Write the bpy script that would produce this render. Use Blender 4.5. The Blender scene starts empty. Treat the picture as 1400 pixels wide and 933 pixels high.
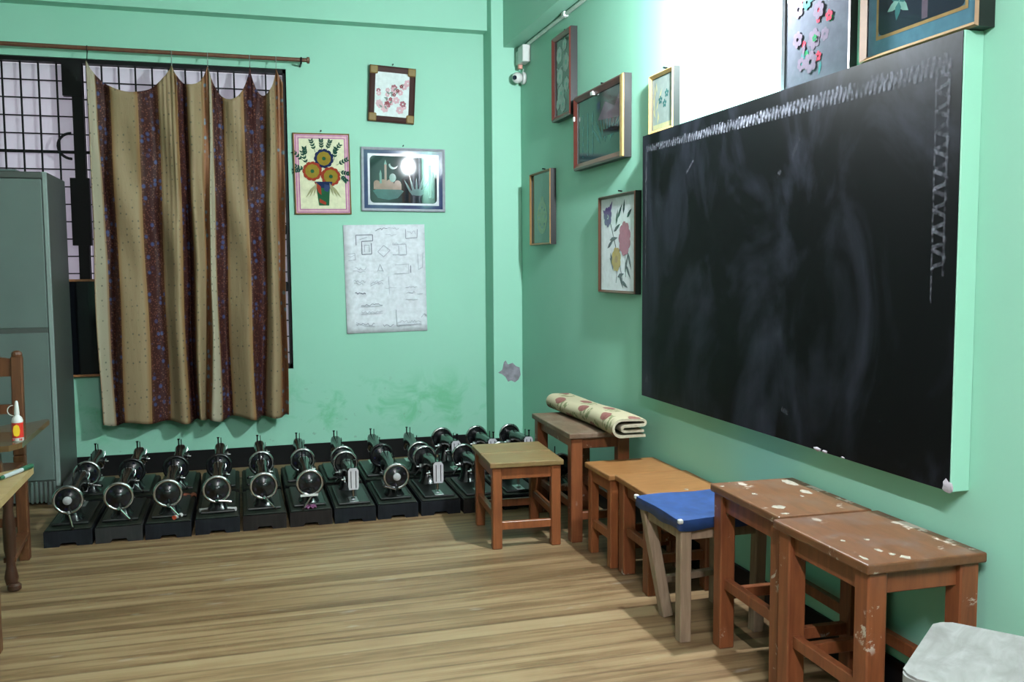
import bpy, bmesh, math, random
from mathutils import Vector, Matrix
random.seed(7)
PI = math.pi
SC = bpy.context.scene
COL = SC.collection

# ------------------------------------------------------------------ camera
def make_camera():
    cd = bpy.data.cameras.new('camera'); co = bpy.data.objects.new('camera', cd); COL.objects.link(co)
    f_px = 1257.5; pitch = math.radians(4.562); yaw = math.radians(16.281); roll = math.radians(-0.395)
    cd.sensor_fit = 'HORIZONTAL'; cd.sensor_width = 36.0; cd.lens = f_px / 1400 * 36.0
    cd.clip_start = 0.05
    fwd = Vector((math.sin(yaw) * math.cos(pitch), math.cos(yaw) * math.cos(pitch), -math.sin(pitch)))
    right = Vector((math.cos(yaw), -math.sin(yaw), 0)); up = right.cross(fwd)
    r2 = math.cos(roll) * right + math.sin(roll) * up
    u2 = -math.sin(roll) * right + math.cos(roll) * up
    m = Matrix((r2, u2, -fwd)).transposed().to_4x4(); m.translation = Vector((0, 0, 1.25))
    co.matrix_world = m
    SC.camera = co
make_camera()

# ------------------------------------------------------------------ world, light levels, exposure
w = bpy.data.worlds.new('world'); SC.world = w; w.use_nodes = True
w.node_tree.nodes['Background'].inputs[0].default_value = (0.95, 0.90, 1.0, 1)
w.node_tree.nodes['Background'].inputs[1].default_value = 1.2   # pale dusk sky outside the frosted window
BULB_STRENGTH = 4800.0       # wall bulb above the chalkboard
TUBE_STRENGTH = 1250.0        # tube light of the room, behind the viewer
BULB_POS = (1.585, 2.99, 2.235)
TUBE_POS = (0.30, -0.20, 2.50)
VS = SC.view_settings
VS.view_transform = 'Standard'; VS.look = 'None'; VS.gamma = 1.0; VS.exposure = 0.0; VS.use_curve_mapping = False

# ------------------------------------------------------------------ room numbers
XR = 1.77; YB = 6.01; ZC = 3.1; XL = -4.6; YF = -4.5

# ------------------------------------------------------------------ materials
MATS = {}
def srgb(r, g, b):
    def c(v):
        v /= 255.0
        return v / 12.92 if v <= 0.04045 else ((v + 0.055) / 1.055) ** 2.4
    return (c(r), c(g), c(b), 1)

class NT:
    def __init__(s, name):
        s.m = bpy.data.materials.new(name); s.m.use_nodes = True
        s.t = s.m.node_tree; s.n = s.t.nodes; s.l = s.t.links
        s.b = s.n['Principled BSDF']; s.out = s.n['Material Output']
        MATS[name] = s.m
    def new(s, typ, **kw):
        nd = s.n.new(typ)
        for k, v in kw.items(): setattr(nd, k, v)
        return nd
    def put(s, sock, v):
        if isinstance(v, bpy.types.NodeSocket): s.l.new(v, sock)
        elif v is not None: sock.default_value = v
    def math(s, op, a, b=None, c=None, clamp=False):
        nd = s.new('ShaderNodeMath', operation=op, use_clamp=clamp)
        s.put(nd.inputs[0], a); s.put(nd.inputs[1], b); s.put(nd.inputs[2], c)
        return nd.outputs[0]
    def pos(s): return s.new('ShaderNodeNewGeometry').outputs['Position']
    def obj(s): return s.new('ShaderNodeTexCoord').outputs['Object']
    def uv(s): return s.new('ShaderNodeTexCoord').outputs['UV']
    def mapping(s, v, scale=(1, 1, 1), loc=(0, 0, 0), rot=(0, 0, 0)):
        nd = s.new('ShaderNodeMapping'); s.l.new(v, nd.inputs[0])
        nd.inputs[1].default_value = loc; nd.inputs[2].default_value = rot; nd.inputs[3].default_value = scale
        return nd.outputs[0]
    def noise(s, v, scale, detail=3, rough=0.5, dist=0.0):
        nd = s.new('ShaderNodeTexNoise'); s.l.new(v, nd.inputs['Vector'])
        nd.inputs['Scale'].default_value = scale; nd.inputs['Detail'].default_value = detail
        nd.inputs['Roughness'].default_value = rough; nd.inputs['Distortion'].default_value = dist
        return nd.outputs[0]
    def voronoi(s, v, scale, rnd=1.0):
        nd = s.new('ShaderNodeTexVoronoi'); s.l.new(v, nd.inputs['Vector'])
        nd.inputs['Scale'].default_value = scale; nd.inputs['Randomness'].default_value = rnd
        return nd
    def ramp(s, f, stops, interp='LINEAR'):
        nd = s.new('ShaderNodeValToRGB'); nd.color_ramp.interpolation = interp
        e = nd.color_ramp.elements
        while len(e) > len(stops): e.remove(e[-1])
        while len(e) < len(stops): e.new(1.0)
        for k, (p, c) in enumerate(stops):
            e[k].position = p; e[k].color = c if len(c) == 4 else (*c, 1)
        s.l.new(f, nd.inputs[0]); return nd.outputs[0]
    def step(s, f, a, b):
        nd = s.new('ShaderNodeMapRange', clamp=True); s.put(nd.inputs[0], f)
        nd.inputs[1].default_value = a; nd.inputs[2].default_value = b
        return nd.outputs[0]
    def mix(s, f, a, b, mode='MIX'):
        nd = s.new('ShaderNodeMix', data_type='RGBA', blend_type=mode)
        s.put(nd.inputs[0], f); s.put(nd.inputs[6], a); s.put(nd.inputs[7], b)
        return nd.outputs[2]
    def sep(s, v):
        nd = s.new('ShaderNodeSeparateXYZ'); s.l.new(v, nd.inputs[0]); return nd.outputs
    def bump(s, f, strength=0.2, dist=0.002):
        nd = s.new('ShaderNodeBump'); nd.inputs['Strength'].default_value = strength
        nd.inputs['Distance'].default_value = dist; s.l.new(f, nd.inputs['Height'])
        s.l.new(nd.outputs[0], s.b.inputs['Normal'])
    def set(s, color=None, rough=0.5, metal=0.0, spec=0.5, coat=0.0):
        s.put(s.b.inputs['Base Color'], color); s.put(s.b.inputs['Roughness'], rough)
        s.b.inputs['Metallic'].default_value = metal
        s.b.inputs['Specular IOR Level'].default_value = spec
        s.b.inputs['Coat Weight'].default_value = coat
        return s.m

def plain(name, col, rough=0.5, metal=0.0, var=0.12, scale=18.0, spec=0.5, coat=0.0):
    """painted / coated surface with slight procedural colour variation"""
    t = NT(name)
    n = t.noise(t.obj(), scale, 3)
    d = tuple(c * (1 - var) for c in col[:3]) + (1,); l = tuple(min(1, c * (1 + var)) for c in col[:3]) + (1,)
    return t.set(t.ramp(n, [(0.3, d), (0.7, l)]), rough, metal, spec, coat)

GREEN = (0.270, 0.600, 0.420, 1)
def m_wall(name, damp=False):
    t = NT(name); p = t.pos()
    n = t.noise(p, 1.3, 4)
    c = t.ramp(n, [(0.3, (0.252, 0.525, 0.400, 1)), (0.7, (0.282, 0.562, 0.436, 1))])
    if damp:
        z = t.sep(p)[2]
        blot = t.noise(t.mapping(p, (1.2, 1, 1.5)), 4.2, 5, 0.62, 0.6)
        m = t.math('MULTIPLY', t.step(blot, 0.50, 0.66), t.math('MULTIPLY', t.step(z, 0.62, 0.42), t.step(z, 0.16, 0.26)))
        c = t.mix(t.math('MULTIPLY', m, 0.75), c, (0.13, 0.44, 0.24, 1))
        fl = t.noise(p, 30, 2)
        c = t.mix(t.math('MULTIPLY', t.step(fl, 0.70, 0.74), t.math('MULTIPLY', t.step(z, 0.6, 0.4), 0.6)), c, (0.20, 0.33, 0.25, 1))
    r = t.set(c, 0.55, spec=0.3)
    t.bump(t.noise(p, 60, 3), 0.12, 0.002)
    return r
m_wall('wall_green'); m_wall('wall_green_damp', True)
plain('ceiling_white', (0.55, 0.57, 0.55, 1), 0.8)
plain('skirting_black', (0.0036, 0.0036, 0.0042, 1), 0.5, spec=0.2)
plain('plaster_bare', (0.21, 0.20, 0.23, 1), 0.9, var=0.3, scale=30)
plain('plaster_chip', (0.385, 0.352, 0.396, 1), 0.9, var=0.15, scale=60)

def m_floor():
    t = NT('floor_vinyl'); p = t.pos(); x, y, z = t.sep(p)
    row = t.math('FLOOR', t.math('MULTIPLY', y, 1 / 0.095))
    off = t.math('MULTIPLY', t.math('SINE', t.math('MULTIPLY', row, 12.9898)), 43.7)
    comb = t.new('ShaderNodeCombineXYZ')
    t.l.new(t.math('ADD', t.math('MULTIPLY', x, 0.55), off), comb.inputs[0]); t.l.new(t.math('MULTIPLY', y, 9.0), comb.inputs[1])
    n = t.noise(comb.outputs[0], 1.7, 5, 0.6, 0.5)
    fine = t.noise(t.mapping(p, (3.0, 60, 1)), 3.0, 3)
    big = t.noise(t.mapping(p, (0.35, 4.0, 1)), 3.2, 2)
    tone = t.math('FRACT', t.math('MULTIPLY', t.math('SINE', t.math('MULTIPLY', t.math('FLOOR', t.math('MULTIPLY', y, 1 / 0.0475)), 78.233)), 437.585))
    f = t.math('ADD', t.math('MULTIPLY', n, 0.52), t.math('ADD', t.math('MULTIPLY', fine, 0.20), t.math('ADD', t.math('MULTIPLY', big, 0.16), t.math('MULTIPLY', tone, 0.12))))
    c = t.ramp(f, [(0.40, (0.108, 0.063, 0.029, 1)), (0.465, (0.165, 0.100, 0.049, 1)), (0.53, (0.232, 0.151, 0.078, 1)), (0.62, (0.272, 0.192, 0.106, 1))])
    fr = t.math('FRACT', t.math('MULTIPLY', y, 1 / 0.095))
    seam = t.step(t.math('ABSOLUTE', t.math('SUBTRACT', fr, 0.5)), 0.40, 0.5)
    c = t.mix(t.math('MULTIPLY', seam, 0.60), c, (0.085, 0.048, 0.024, 1))
    scuff = t.step(t.noise(t.mapping(p, (1.4, 6, 1)), 3.3, 4), 0.66, 0.72)
    c = t.mix(t.math('MULTIPLY', scuff, 0.25), c, (0.38, 0.35, 0.30, 1))
    t.set(c, t.ramp(fine, [(0.3, (0.36,) * 3), (0.7, (0.50,) * 3)]), spec=0.4)
    t.bump(seam, 0.15, 0.001)
m_floor()

def m_wood(name, dark, light, rough=0.4, axis=(14, 14, 1.6), spots=0.0, wear=None, coat=0.0, spec=0.4):
    t = NT(name); o = t.obj()
    g = t.noise(t.mapping(o, axis), 3.0, 4, 0.55, 0.8)
    c = t.ramp(g, [(0.3, dark), (0.72, light)])
    if wear:
        wn = t.noise(o, 9, 5, 0.6)
        c = t.mix(t.math('MULTIPLY', t.step(wn, 0.50, 0.68), 0.7), c, wear)
    if spots:
        s1 = t.math('MULTIPLY', t.step(t.noise(o, 16, 5, 0.7, 0.4), 0.585 - 0.05 * spots, 0.615 - 0.05 * spots), t.step(t.noise(o, 5, 2), 0.56 - 0.12 * spots, 0.60 - 0.12 * spots))
        c = t.mix(t.math('MULTIPLY', s1, 0.8), c, (0.46, 0.40, 0.34, 1))
    t.set(c, rough, coat=coat, spec=spec); t.bump(g, 0.12, 0.001)
m_wood('wood_red', (0.124, 0.036, 0.0144, 1), (0.216, 0.0688, 0.0256, 1), 0.38, spots=0.02)
m_wood('wood_red_orange', (0.16, 0.048, 0.0176, 1), (0.264, 0.084, 0.0288, 1), 0.36)
m_wood('wood_top_orange', (0.1944, 0.0828, 0.0274, 1), (0.2808, 0.1296, 0.0446, 1), 0.40, (3, 14, 14))
m_wood('wood_top_olive', (0.144, 0.0936, 0.036, 1), (0.2232, 0.1476, 0.0634, 1), 0.42, (3, 14, 14), wear=(0.1872, 0.0864, 0.0324, 1))
m_wood('wood_top_grey', (0.093, 0.0527, 0.031, 1), (0.1488, 0.093, 0.0589, 1), 0.5, (14, 3, 14), wear=(0.186, 0.1488, 0.1178, 1))
m_wood('wood_top_worn', (0.104, 0.0442, 0.0187, 1), (0.1664, 0.0702, 0.0291, 1), 0.42, (14, 3, 14), spots=0.55, wear=(0.13, 0.078, 0.052, 1))
m_wood('wood_top_stained', (0.095, 0.0375, 0.015, 1), (0.15, 0.06, 0.025, 1), 0.42, (14, 3, 14), spots=0.35, wear=(0.12, 0.075, 0.06, 1))
m_wood('wood_raw', (0.18, 0.1188, 0.0756, 1), (0.288, 0.2016, 0.1368, 1), 0.7)
m_wood('wood_whitewashed', (0.155, 0.152, 0.145, 1), (0.225, 0.225, 0.22, 1), 0.7, (3, 9, 9), wear=(0.125, 0.12, 0.115, 1))
m_wood('wood_chair', (0.06, 0.0204, 0.0084, 1), (0.12, 0.0432, 0.0168, 1), 0.38)
m_wood('wood_chair_dark', (0.03, 0.0108, 0.006, 1), (0.054, 0.0192, 0.0096, 1), 0.4)
m_wood('wood_tablet_brown', (0.085, 0.045, 0.0175, 1), (0.12, 0.07, 0.03, 1), 0.22, (3, 14, 14), coat=0.4)
m_wood('wood_tablet_pale', (0.252, 0.168, 0.07, 1), (0.336, 0.238, 0.112, 1), 0.4, (3, 14, 14))
m_wood('wood_edge_orange', (0.245, 0.098, 0.035, 1), (0.336, 0.147, 0.056, 1), 0.45)
m_wood('wood_rod', (0.091, 0.0385, 0.021, 1), (0.14, 0.0595, 0.0315, 1), 0.45)
m_wood('base_blue_black', (0.0049, 0.0056, 0.0077, 1), (0.0105, 0.0115, 0.0158, 1), 0.6, spec=0.15)
m_wood('base_brown_black', (0.0091, 0.007, 0.007, 1), (0.0182, 0.014, 0.0133, 1), 0.6, spec=0.15)
m_wood('base_grey_black', (0.0158, 0.0153, 0.0162, 1), (0.0293, 0.0279, 0.0288, 1), 0.6, spec=0.15)
m_wood('base_top_green', (0.0063, 0.0099, 0.0072, 1), (0.0144, 0.0189, 0.0135, 1), 0.5, spec=0.2, wear=(0.027, 0.0225, 0.0158, 1))
plain('machine_black', (0.0048, 0.0052, 0.006, 1), 0.25, spec=0.4, coat=0.15)
plain('machine_bed', (0.009, 0.0108, 0.0099, 1), 0.35, spec=0.3)
plain('chrome', (0.429, 0.429, 0.44, 1), 0.16, 1.0, var=0.05)
plain('chrome_dull', (0.60, 0.60, 0.62, 1), 0.35, 1.0, var=0.1)
plain('face_silver', (0.42, 0.40, 0.43, 1), 0.35)
plain('hub_grey', (0.294, 0.287, 0.294, 1), 0.5)
plain('thread_white', (0.45, 0.45, 0.438, 1), 0.8)
plain('thread_red', (0.70, 0.10, 0.05, 1), 0.6)
plain('cloth_plum', (0.16, 0.05, 0.12, 1), 0.9)
plain('cloth_rust', (0.22, 0.06, 0.03, 1), 0.9)
plain('steel_grey_green', (0.095, 0.125, 0.117, 1), 0.42, var=0.06, scale=5)
plain('steel_grey_edge', (0.19, 0.235, 0.225, 1), 0.4, var=0.05)
plain('steel_grey_dark', (0.055, 0.062, 0.058, 1), 0.45, var=0.06)
plain('iron_black', (0.003, 0.003, 0.0036, 1), 0.5, spec=0.2)
def m_pane():
    t = NT('pane_white'); t.set((0.72, 0.68, 0.73, 1), 0.4, spec=0.4)
    tr = t.new('ShaderNodeBsdfTranslucent'); tr.inputs[0].default_value = (0.85, 0.82, 0.88, 1)
    mx = t.new('ShaderNodeMixShader'); mx.inputs[0].default_value = 0.5
    t.l.new(t.b.outputs[0], mx.inputs[1]); t.l.new(tr.outputs[0], mx.inputs[2]); t.l.new(mx.outputs[0], t.out.inputs[0])
m_pane()
plain('dark_glass', (0.004, 0.005, 0.007, 1), 0.12)
plain('white_plastic', (0.54, 0.555, 0.54, 1), 0.4, var=0.04)
plain('pink_plastic', (0.62, 0.30, 0.24, 1), 0.5)
plain('conduit_grey', (0.40, 0.50, 0.44, 1), 0.5)
plain('lens_black', (0.006, 0.006, 0.02, 1), 0.1)
plain('blue_cloth', (0.0115, 0.044, 0.165, 1), 0.6, var=0.2, scale=25)
plain('glue_red', (0.48, 0.024, 0.016, 1), 0.35)
plain('glue_yellow', (0.85, 0.55, 0.03, 1), 0.35)
plain('marker_green', (0.01, 0.07, 0.035, 1), 0.35)
plain('marker_grey', (0.30, 0.32, 0.33, 1), 0.4)
# picture paints
PAINT = dict(frame_maroon=((0.0385, 0.0098, 0.0084, 1), 0.3), frame_gold=((0.2300, 0.1250, 0.0450, 1), 0.35), frame_gold_bright=((0.3600, 0.2300, 0.0800, 1), 0.35), frame_black=((0.0030, 0.0027, 0.0030, 1), 0.4),
    frame_silver=((0.3300, 0.3420, 0.3960, 1), 0.2), frame_brown=((0.0600, 0.0225, 0.0125, 1), 0.35), frame_redbrown=((0.1000, 0.0225, 0.0175, 1), 0.3), corner_brass=((0.20, 0.125, 0.035, 1), 0.6),
    art_white=((0.6120, 0.6630, 0.6800, 1), 0.07), art_cream=((0.6400, 0.6240, 0.4400, 1), 0.07), art_pink=((0.5950, 0.3500, 0.4060, 1), 0.07), art_magenta=((0.3250, 0.0600, 0.2500, 1), 0.07),
    art_rose=((0.3100, 0.1000, 0.1350, 1), 0.07), art_crimson=((0.2250, 0.0250, 0.0400, 1), 0.07), art_leaf=((0.0150, 0.0800, 0.0350, 1), 0.07), art_leaf_dark=((0.0100, 0.0500, 0.0350, 1), 0.07), art_ochre=((0.2500, 0.1700, 0.0200, 1), 0.07), art_red=((0.2750, 0.0300, 0.0150, 1), 0.07),
    art_navy=((0.0100, 0.0150, 0.0650, 1), 0.07), art_blue_band=((0.0275, 0.0375, 0.1100, 1), 0.07), art_glass_dark=((0.0063, 0.0105, 0.0168, 1), 0.035), art_salmon=((0.2400, 0.1400, 0.1100, 1), 0.07), art_teal=((0.0250, 0.0850, 0.0850, 1), 0.07), art_palegreen=((0.1100, 0.2100, 0.1800, 1), 0.07),
    art_glass_green=((0.0175, 0.0525, 0.0400, 1), 0.07), art_glass_green2=((0.0375, 0.1000, 0.0675, 1), 0.07), art_oval=((0.1300, 0.1800, 0.0800, 1), 0.07), art_white_flower=((0.2100, 0.2350, 0.2250, 1), 0.07), art_plum_dark=((0.0275, 0.0150, 0.0175, 1), 0.07), art_yellow=((0.3500, 0.2600, 0.0300, 1), 0.07), art_purple=((0.1000, 0.0650, 0.1800, 1), 0.07),
    art_grey_blue=((0.0480, 0.0512, 0.0640, 1), 0.07), art_slate=((0.0123, 0.0175, 0.0262, 1), 0.07), art_sky_band=((0.0550, 0.1250, 0.1700, 1), 0.07), art_grey=((0.1700, 0.2000, 0.1900, 1), 0.07), art_gold_line=((0.2100, 0.1400, 0.0600, 1), 0.07), art_mauve=((0.0750, 0.0600, 0.0800, 1), 0.07),
    art_lightgrey=((0.1925, 0.1995, 0.2170, 1), 0.07), art_straw=((0.3100, 0.2900, 0.1600, 1), 0.07), paper=((0.6270, 0.6460, 0.7030, 1), 0.85), pencil=((0.40, 0.41, 0.47, 1), 0.8), pencil_dark=((0.22, 0.22, 0.27, 1), 0.8))
for k, (c, r) in PAINT.items(): plain(k, c, r, var=0.10, scale=35)

def m_emit(name, col, st):
    t = NT(name); e = t.new('ShaderNodeEmission'); e.inputs[0].default_value = col; e.inputs[1].default_value = st
    t.l.new(e.outputs[0], t.out.inputs[0])
m_emit('bulb_glow', (0.88, 0.96, 1.0, 1), BULB_STRENGTH)
m_emit('tube_glow', (0.97, 0.96, 1.0, 1), TUBE_STRENGTH)

def m_board():
    t = NT('board_black'); p = t.pos()
    sm = t.noise(t.mapping(p, (1, 1.1, 0.7), rot=(0.5, 0, 0)), 2.1, 5, 0.6, 1.2)
    st = t.noise(t.mapping(p, (1, 6, 0.9), rot=(0.35, 0, 0)), 2.5, 4, 0.6, 0.5)
    m = t.math('MULTIPLY', t.step(sm, 0.45, 0.80), t.math('ADD', 0.35, t.math('MULTIPLY', st, 0.9)))
    c = t.mix(t.math('MULTIPLY', m, 0.22, clamp=True), (0.0022, 0.0027, 0.0032, 1), (0.150, 0.165, 0.245, 1))
    t.set(c, t.math('ADD', 0.40, t.math('MULTIPLY', sm, 0.22)), spec=0.10)
m_board()
def m_chalk():
    t = NT('chalk'); p = t.pos()
    n = t.noise(p, 55, 4, 0.65); n2 = t.noise(p, 9, 2)
    a = t.math('MULTIPLY', t.step(n, 0.38, 0.66), t.step(n2, 0.25, 0.65))
    t.set((0.24, 0.25, 0.30, 1), 0.95, spec=0.05)
    t.l.new(t.math('MULTIPLY', a, 0.55), t.b.inputs['Alpha'])
m_chalk()

def m_curtain():
    t = NT('curtain_cloth')
    n1 = t.new('ShaderNodeUVMap'); n1.uv_map = 'UVMap'; n2 = t.new('ShaderNodeUVMap'); n2.uv_map = 'metres'
    u, v, _ = t.sep(n1.outputs[0])      # u = stripe index 0..14 (/14)
    m = n2.outputs[0]                   # cloth coordinates in metres
    si = t.math('MULTIPLY', u, 14.0)
    beige = (0.250, 0.178, 0.102, 1); cream = (0.34, 0.295, 0.215, 1); mar = (0.036, 0.0095, 0.009, 1); blu = (0.24, 0.105, 0.055, 1)
    seq = [cream, mar, beige, mar, beige, mar, beige, blu, cream, mar, beige, mar, beige, blu]
    base = t.ramp(u, [(k / 14.0, c) for k, c in enumerate(seq)], 'CONSTANT')
    isdark = t.ramp(u, [(k / 14.0, (1, 1, 1, 1) if c is mar else ((0.5,) * 3 + (1,) if c is blu else (0, 0, 0, 1))) for k, c in enumerate(seq)], 'CONSTANT')
    fr = t.math('FRACT', si); ed = t.step(t.math('ABSOLUTE', t.math('SUBTRACT', fr, 0.5)), 0.34, 0.46)
    c = t.mix(t.math('MULTIPLY', ed, t.math('SUBTRACT', 0.65, t.math('MULTIPLY', isdark, 0.45))), base, (0.20, 0.085, 0.022, 1))
    vo = t.voronoi(m, 24, 0.25)
    dot = t.step(vo.outputs['Distance'], 0.17, 0.10)
    c = t.mix(t.math('MULTIPLY', dot, t.math('MULTIPLY', t.step(isdark, 0.3, 0.1), 0.7)), c, (0.05, 0.055, 0.045, 1))
    vf = t.voronoi(m, 27, 0.7)
    fl = t.math('MULTIPLY', t.step(vf.outputs['Distance'], 0.42, 0.24), t.step(t.sep(vf.outputs['Color'])[0], 0.40, 0.5))
    vs = t.voronoi(m, 95, 1.0)
    sp = t.math('MULTIPLY', t.step(vs.outputs['Distance'], 0.50, 0.26), t.step(t.sep(vs.outputs['Color'])[1], 0.40, 0.5))
    dk = t.step(isdark, 0.2, 0.4)
    c = t.mix(t.math('MULTIPLY', sp, t.math('MULTIPLY', dk, 0.65)), c, (0.19, 0.075, 0.048, 1))
    isb = t.math('MULTIPLY', t.step(isdark, 0.3, 0.4), t.step(isdark, 0.8, 0.6))
    fcol = t.mix(isb, (0.045, 0.062, 0.155, 1), (0.17, 0.27, 0.35, 1))
    c = t.mix(t.math('MULTIPLY', fl, t.math('MULTIPLY', dk, 0.85)), c, fcol)
    t.set(c, 0.6, spec=0.2)
    t.bump(t.noise(t.mapping(t.pos(), (1, 1, 0.2)), 40, 4, 0.6), 0.5, 0.006)
m_curtain()

def m_carpet():
    t = NT('carpet_floral'); u, v, _ = t.sep(t.uv())
    c1 = t.new('ShaderNodeCombineXYZ'); t.l.new(u, c1.inputs[0]); t.l.new(v, c1.inputs[1])
    wob = t.math('MULTIPLY', t.math('SUBTRACT', t.noise(c1.outputs[0], 38, 3), 0.5), 0.030)
    c = (0.36, 0.32, 0.215, 1)
    def blob(uc, period, off, ru, rv):
        du = t.math('DIVIDE', t.math('SUBTRACT', u, uc), ru)
        dv = t.math('DIVIDE', t.math('MULTIPLY', t.math('SUBTRACT', t.math('FRACT', t.math('ADD', t.math('DIVIDE', v, period), off)), 0.5), period), rv)
        d = t.math('SQRT', t.math('ADD', t.math('MULTIPLY', du, du), t.math('MULTIPLY', dv, dv)))
        return t.step(t.math('ADD', d, t.math('MULTIPLY', wob, 22)), 1.06, 0.94)
    gr = t.step(t.noise(t.mapping(c1.outputs[0], (1, 1.6, 1)), 30, 3), 0.47, 0.54)
    for uc, off in ((0.335, 0.0), (0.255, 0.5), (0.39, 0.55)):
        lf = t.math('MULTIPLY', blob(uc + 0.008, 0.30, off + 0.20, 0.036, 0.062), gr)
        c = t.mix(t.math('MULTIPLY', lf, 0.8), c, (0.105, 0.130, 0.055, 1))
    for uc, off in ((0.325, 0.0), (0.25, 0.45), (0.40, 0.5)):
        c = t.mix(t.math('MULTIPLY', blob(uc, 0.30, off, 0.024, 0.046), 0.85), c, (0.170, 0.045, 0.050, 1))
    t.set(c, 0.95, spec=0.1); t.bump(t.noise(t.obj(), 160, 2), 0.4, 0.002)
m_carpet()
plain('carpet_back', (0.35, 0.315, 0.231, 1), 0.95, var=0.15, scale=60)

# ------------------------------------------------------------------ geometry helpers
def finish(name, bm, mat=None, parent=None, smooth=False, mats=None, keep=False):
    if not keep: bmesh.ops.recalc_face_normals(bm, faces=bm.faces[:])
    me = bpy.data.meshes.new(name); bm.to_mesh(me); bm.free()
    for m in (mats or [mat]): me.materials.append(MATS[m])
    if smooth:
        for p in me.polygons: p.use_smooth = True
        try: me.set_sharp_from_angle(angle=math.radians(40))
        except Exception: pass
    o = bpy.data.objects.new(name, me); COL.objects.link(o)
    if parent: o.parent = parent
    return o

def tag(o, label=None, cat=None, group=None, kind=None):
    if label: o['label'] = label
    if cat: o['category'] = cat
    if group: o['group'] = group
    if kind: o['kind'] = kind
    return o

def thing(name, label, cat, loc=(0, 0, 0), rz=0.0, group=None):
    o = bpy.data.objects.new(name, None); COL.objects.link(o); o.empty_display_size = 0.1
    o.location = loc; o.rotation_euler = (0, 0, rz)
    return tag(o, label, cat, group)

def BM(): return bmesh.new()

def box(bm, x0, x1, y0, y1, z0, z1, bev=0.0, seg=1, M=None):
    r = bmesh.ops.create_cube(bm, size=1.0); vs = r['verts']
    for v in vs:
        v.co = Vector(((x0 + x1) / 2 + v.co.x * (x1 - x0), (y0 + y1) / 2 + v.co.y * (y1 - y0), (z0 + z1) / 2 + v.co.z * (z1 - z0)))
    if bev > 0:
        es = list({e for v in vs for e in v.link_edges})
        r2 = bmesh.ops.bevel(bm, geom=es, offset=bev, segments=seg, affect='EDGES', profile=0.5)
        vs = list({v for f in r2['faces'] for v in f.verts} | {v for v in vs if v.is_valid})
    if M is not None:
        for v in vs: v.co = M @ v.co
    return vs

def bar(bm, a, b, wx, wy=None, bev=0.0, wx2=None, wy2=None, up=Vector((0, 1, 0))):
    """square-section bar from a to b, optional taper"""
    wy = wy or wx; wx2 = wx2 or wx; wy2 = wy2 or wy
    a = Vector(a); b = Vector(b); d = (b - a).normalized()
    s = d.cross(up)
    if s.length < 1e-4: s = d.cross(Vector((1, 0, 0)))
    s.normalize(); t = s.cross(d).normalized()
    vs = []
    for p, p1, p2 in ((a, wx, wy), (b, wx2, wy2)):
        vs.append([bm.verts.new(p + s * sx * p1 / 2 + t * sy * p2 / 2) for sx, sy in ((-1, -1), (1, -1), (1, 1), (-1, 1))])
    for i in range(4):
        j = (i + 1) % 4; bm.faces.new((vs[0][i], vs[0][j], vs[1][j], vs[1][i]))
    bm.faces.new(vs[0][::-1]); bm.faces.new(vs[1])
    if bev:
        es = list({e for v in vs[0] + vs[1] for e in v.link_edges})
        bmesh.ops.bevel(bm, geom=es, offset=bev, segments=1, affect='EDGES')

def tube(bm, pts, r, n=8, caps=True):
    """round tube through points; r scalar or list"""
    pts = [Vector(p) for p in pts]; k = len(pts)
    rs = r if isinstance(r, (list, tuple)) else [r] * k
    rings = []; prev = None
    for i, p in enumerate(pts):
        d = (pts[min(i + 1, k - 1)] - pts[max(i - 1, 0)]).normalized()
        if prev is None:
            s = d.cross(Vector((0, 0, 1)))
            if s.length < 1e-3: s = d.cross(Vector((1, 0, 0)))
        else: s = prev - d * prev.dot(d)
        s.normalize(); prev = s; t = d.cross(s)
        rings.append([bm.verts.new(p + (s * math.cos(2 * PI * j / n) + t * math.sin(2 * PI * j / n)) * rs[i]) for j in range(n)])
    for i in range(k - 1):
        for j in range(n):
            q = (j + 1) % n; bm.faces.new((rings[i][j], rings[i][q], rings[i + 1][q], rings[i + 1][j]))
    if caps: bm.faces.new(rings[0][::-1]); bm.faces.new(rings[-1])

def lathe(bm, prof, c=(0, 0, 0), axis='Z', n=20):
    """prof: list of (radius, height along axis)"""
    c = Vector(c); rings = []
    for r, h_ in prof:
        ring = []
        for j in range(n):
            a = 2 * PI * j / n; ca, sa = math.cos(a) * r, math.sin(a) * r
            q = {'Z': Vector((ca, sa, h_)), 'Y': Vector((ca, h_, sa)), 'X': Vector((h_, ca, sa))}[axis]
            ring.append(bm.verts.new(c + q))
        rings.append(ring)
    for i in range(len(rings) - 1):
        for j in range(n):
            q = (j + 1) % n; bm.faces.new((rings[i][j], rings[i][q], rings[i + 1][q], rings[i + 1][j]))
    bm.faces.new(rings[0][::-1]); bm.faces.new(rings[-1])

def torus(bm, c, R, r, axis='Y', n=28, m=8, a0=0.0, a1=2 * PI):
    c = Vector(c); rings = []; full = abs(a1 - a0 - 2 * PI) < 1e-6
    k = n if full else n + 1
    for i in range(k):
        a = a0 + (a1 - a0) * i / n; ring = []
        for j in range(m):
            b = 2 * PI * j / m; rr = R + r * math.cos(b); hh = r * math.sin(b)
            q = {'Y': Vector((rr * math.cos(a), hh, rr * math.sin(a))), 'X': Vector((hh, rr * math.cos(a), rr * math.sin(a))), 'Z': Vector((rr * math.cos(a), rr * math.sin(a), hh))}[axis]
            ring.append(bm.verts.new(c + q))
        rings.append(ring)
    for i in range(n if full else n):
        i2 = (i + 1) % k
        if not full and i2 == 0: break
        for j in range(m):
            q = (j + 1) % m; bm.faces.new((rings[i][j], rings[i][q], rings[i2][q], rings[i2][j]))
    if not full: bm.faces.new(rings[0]); bm.faces.new(rings[-1])

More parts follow.
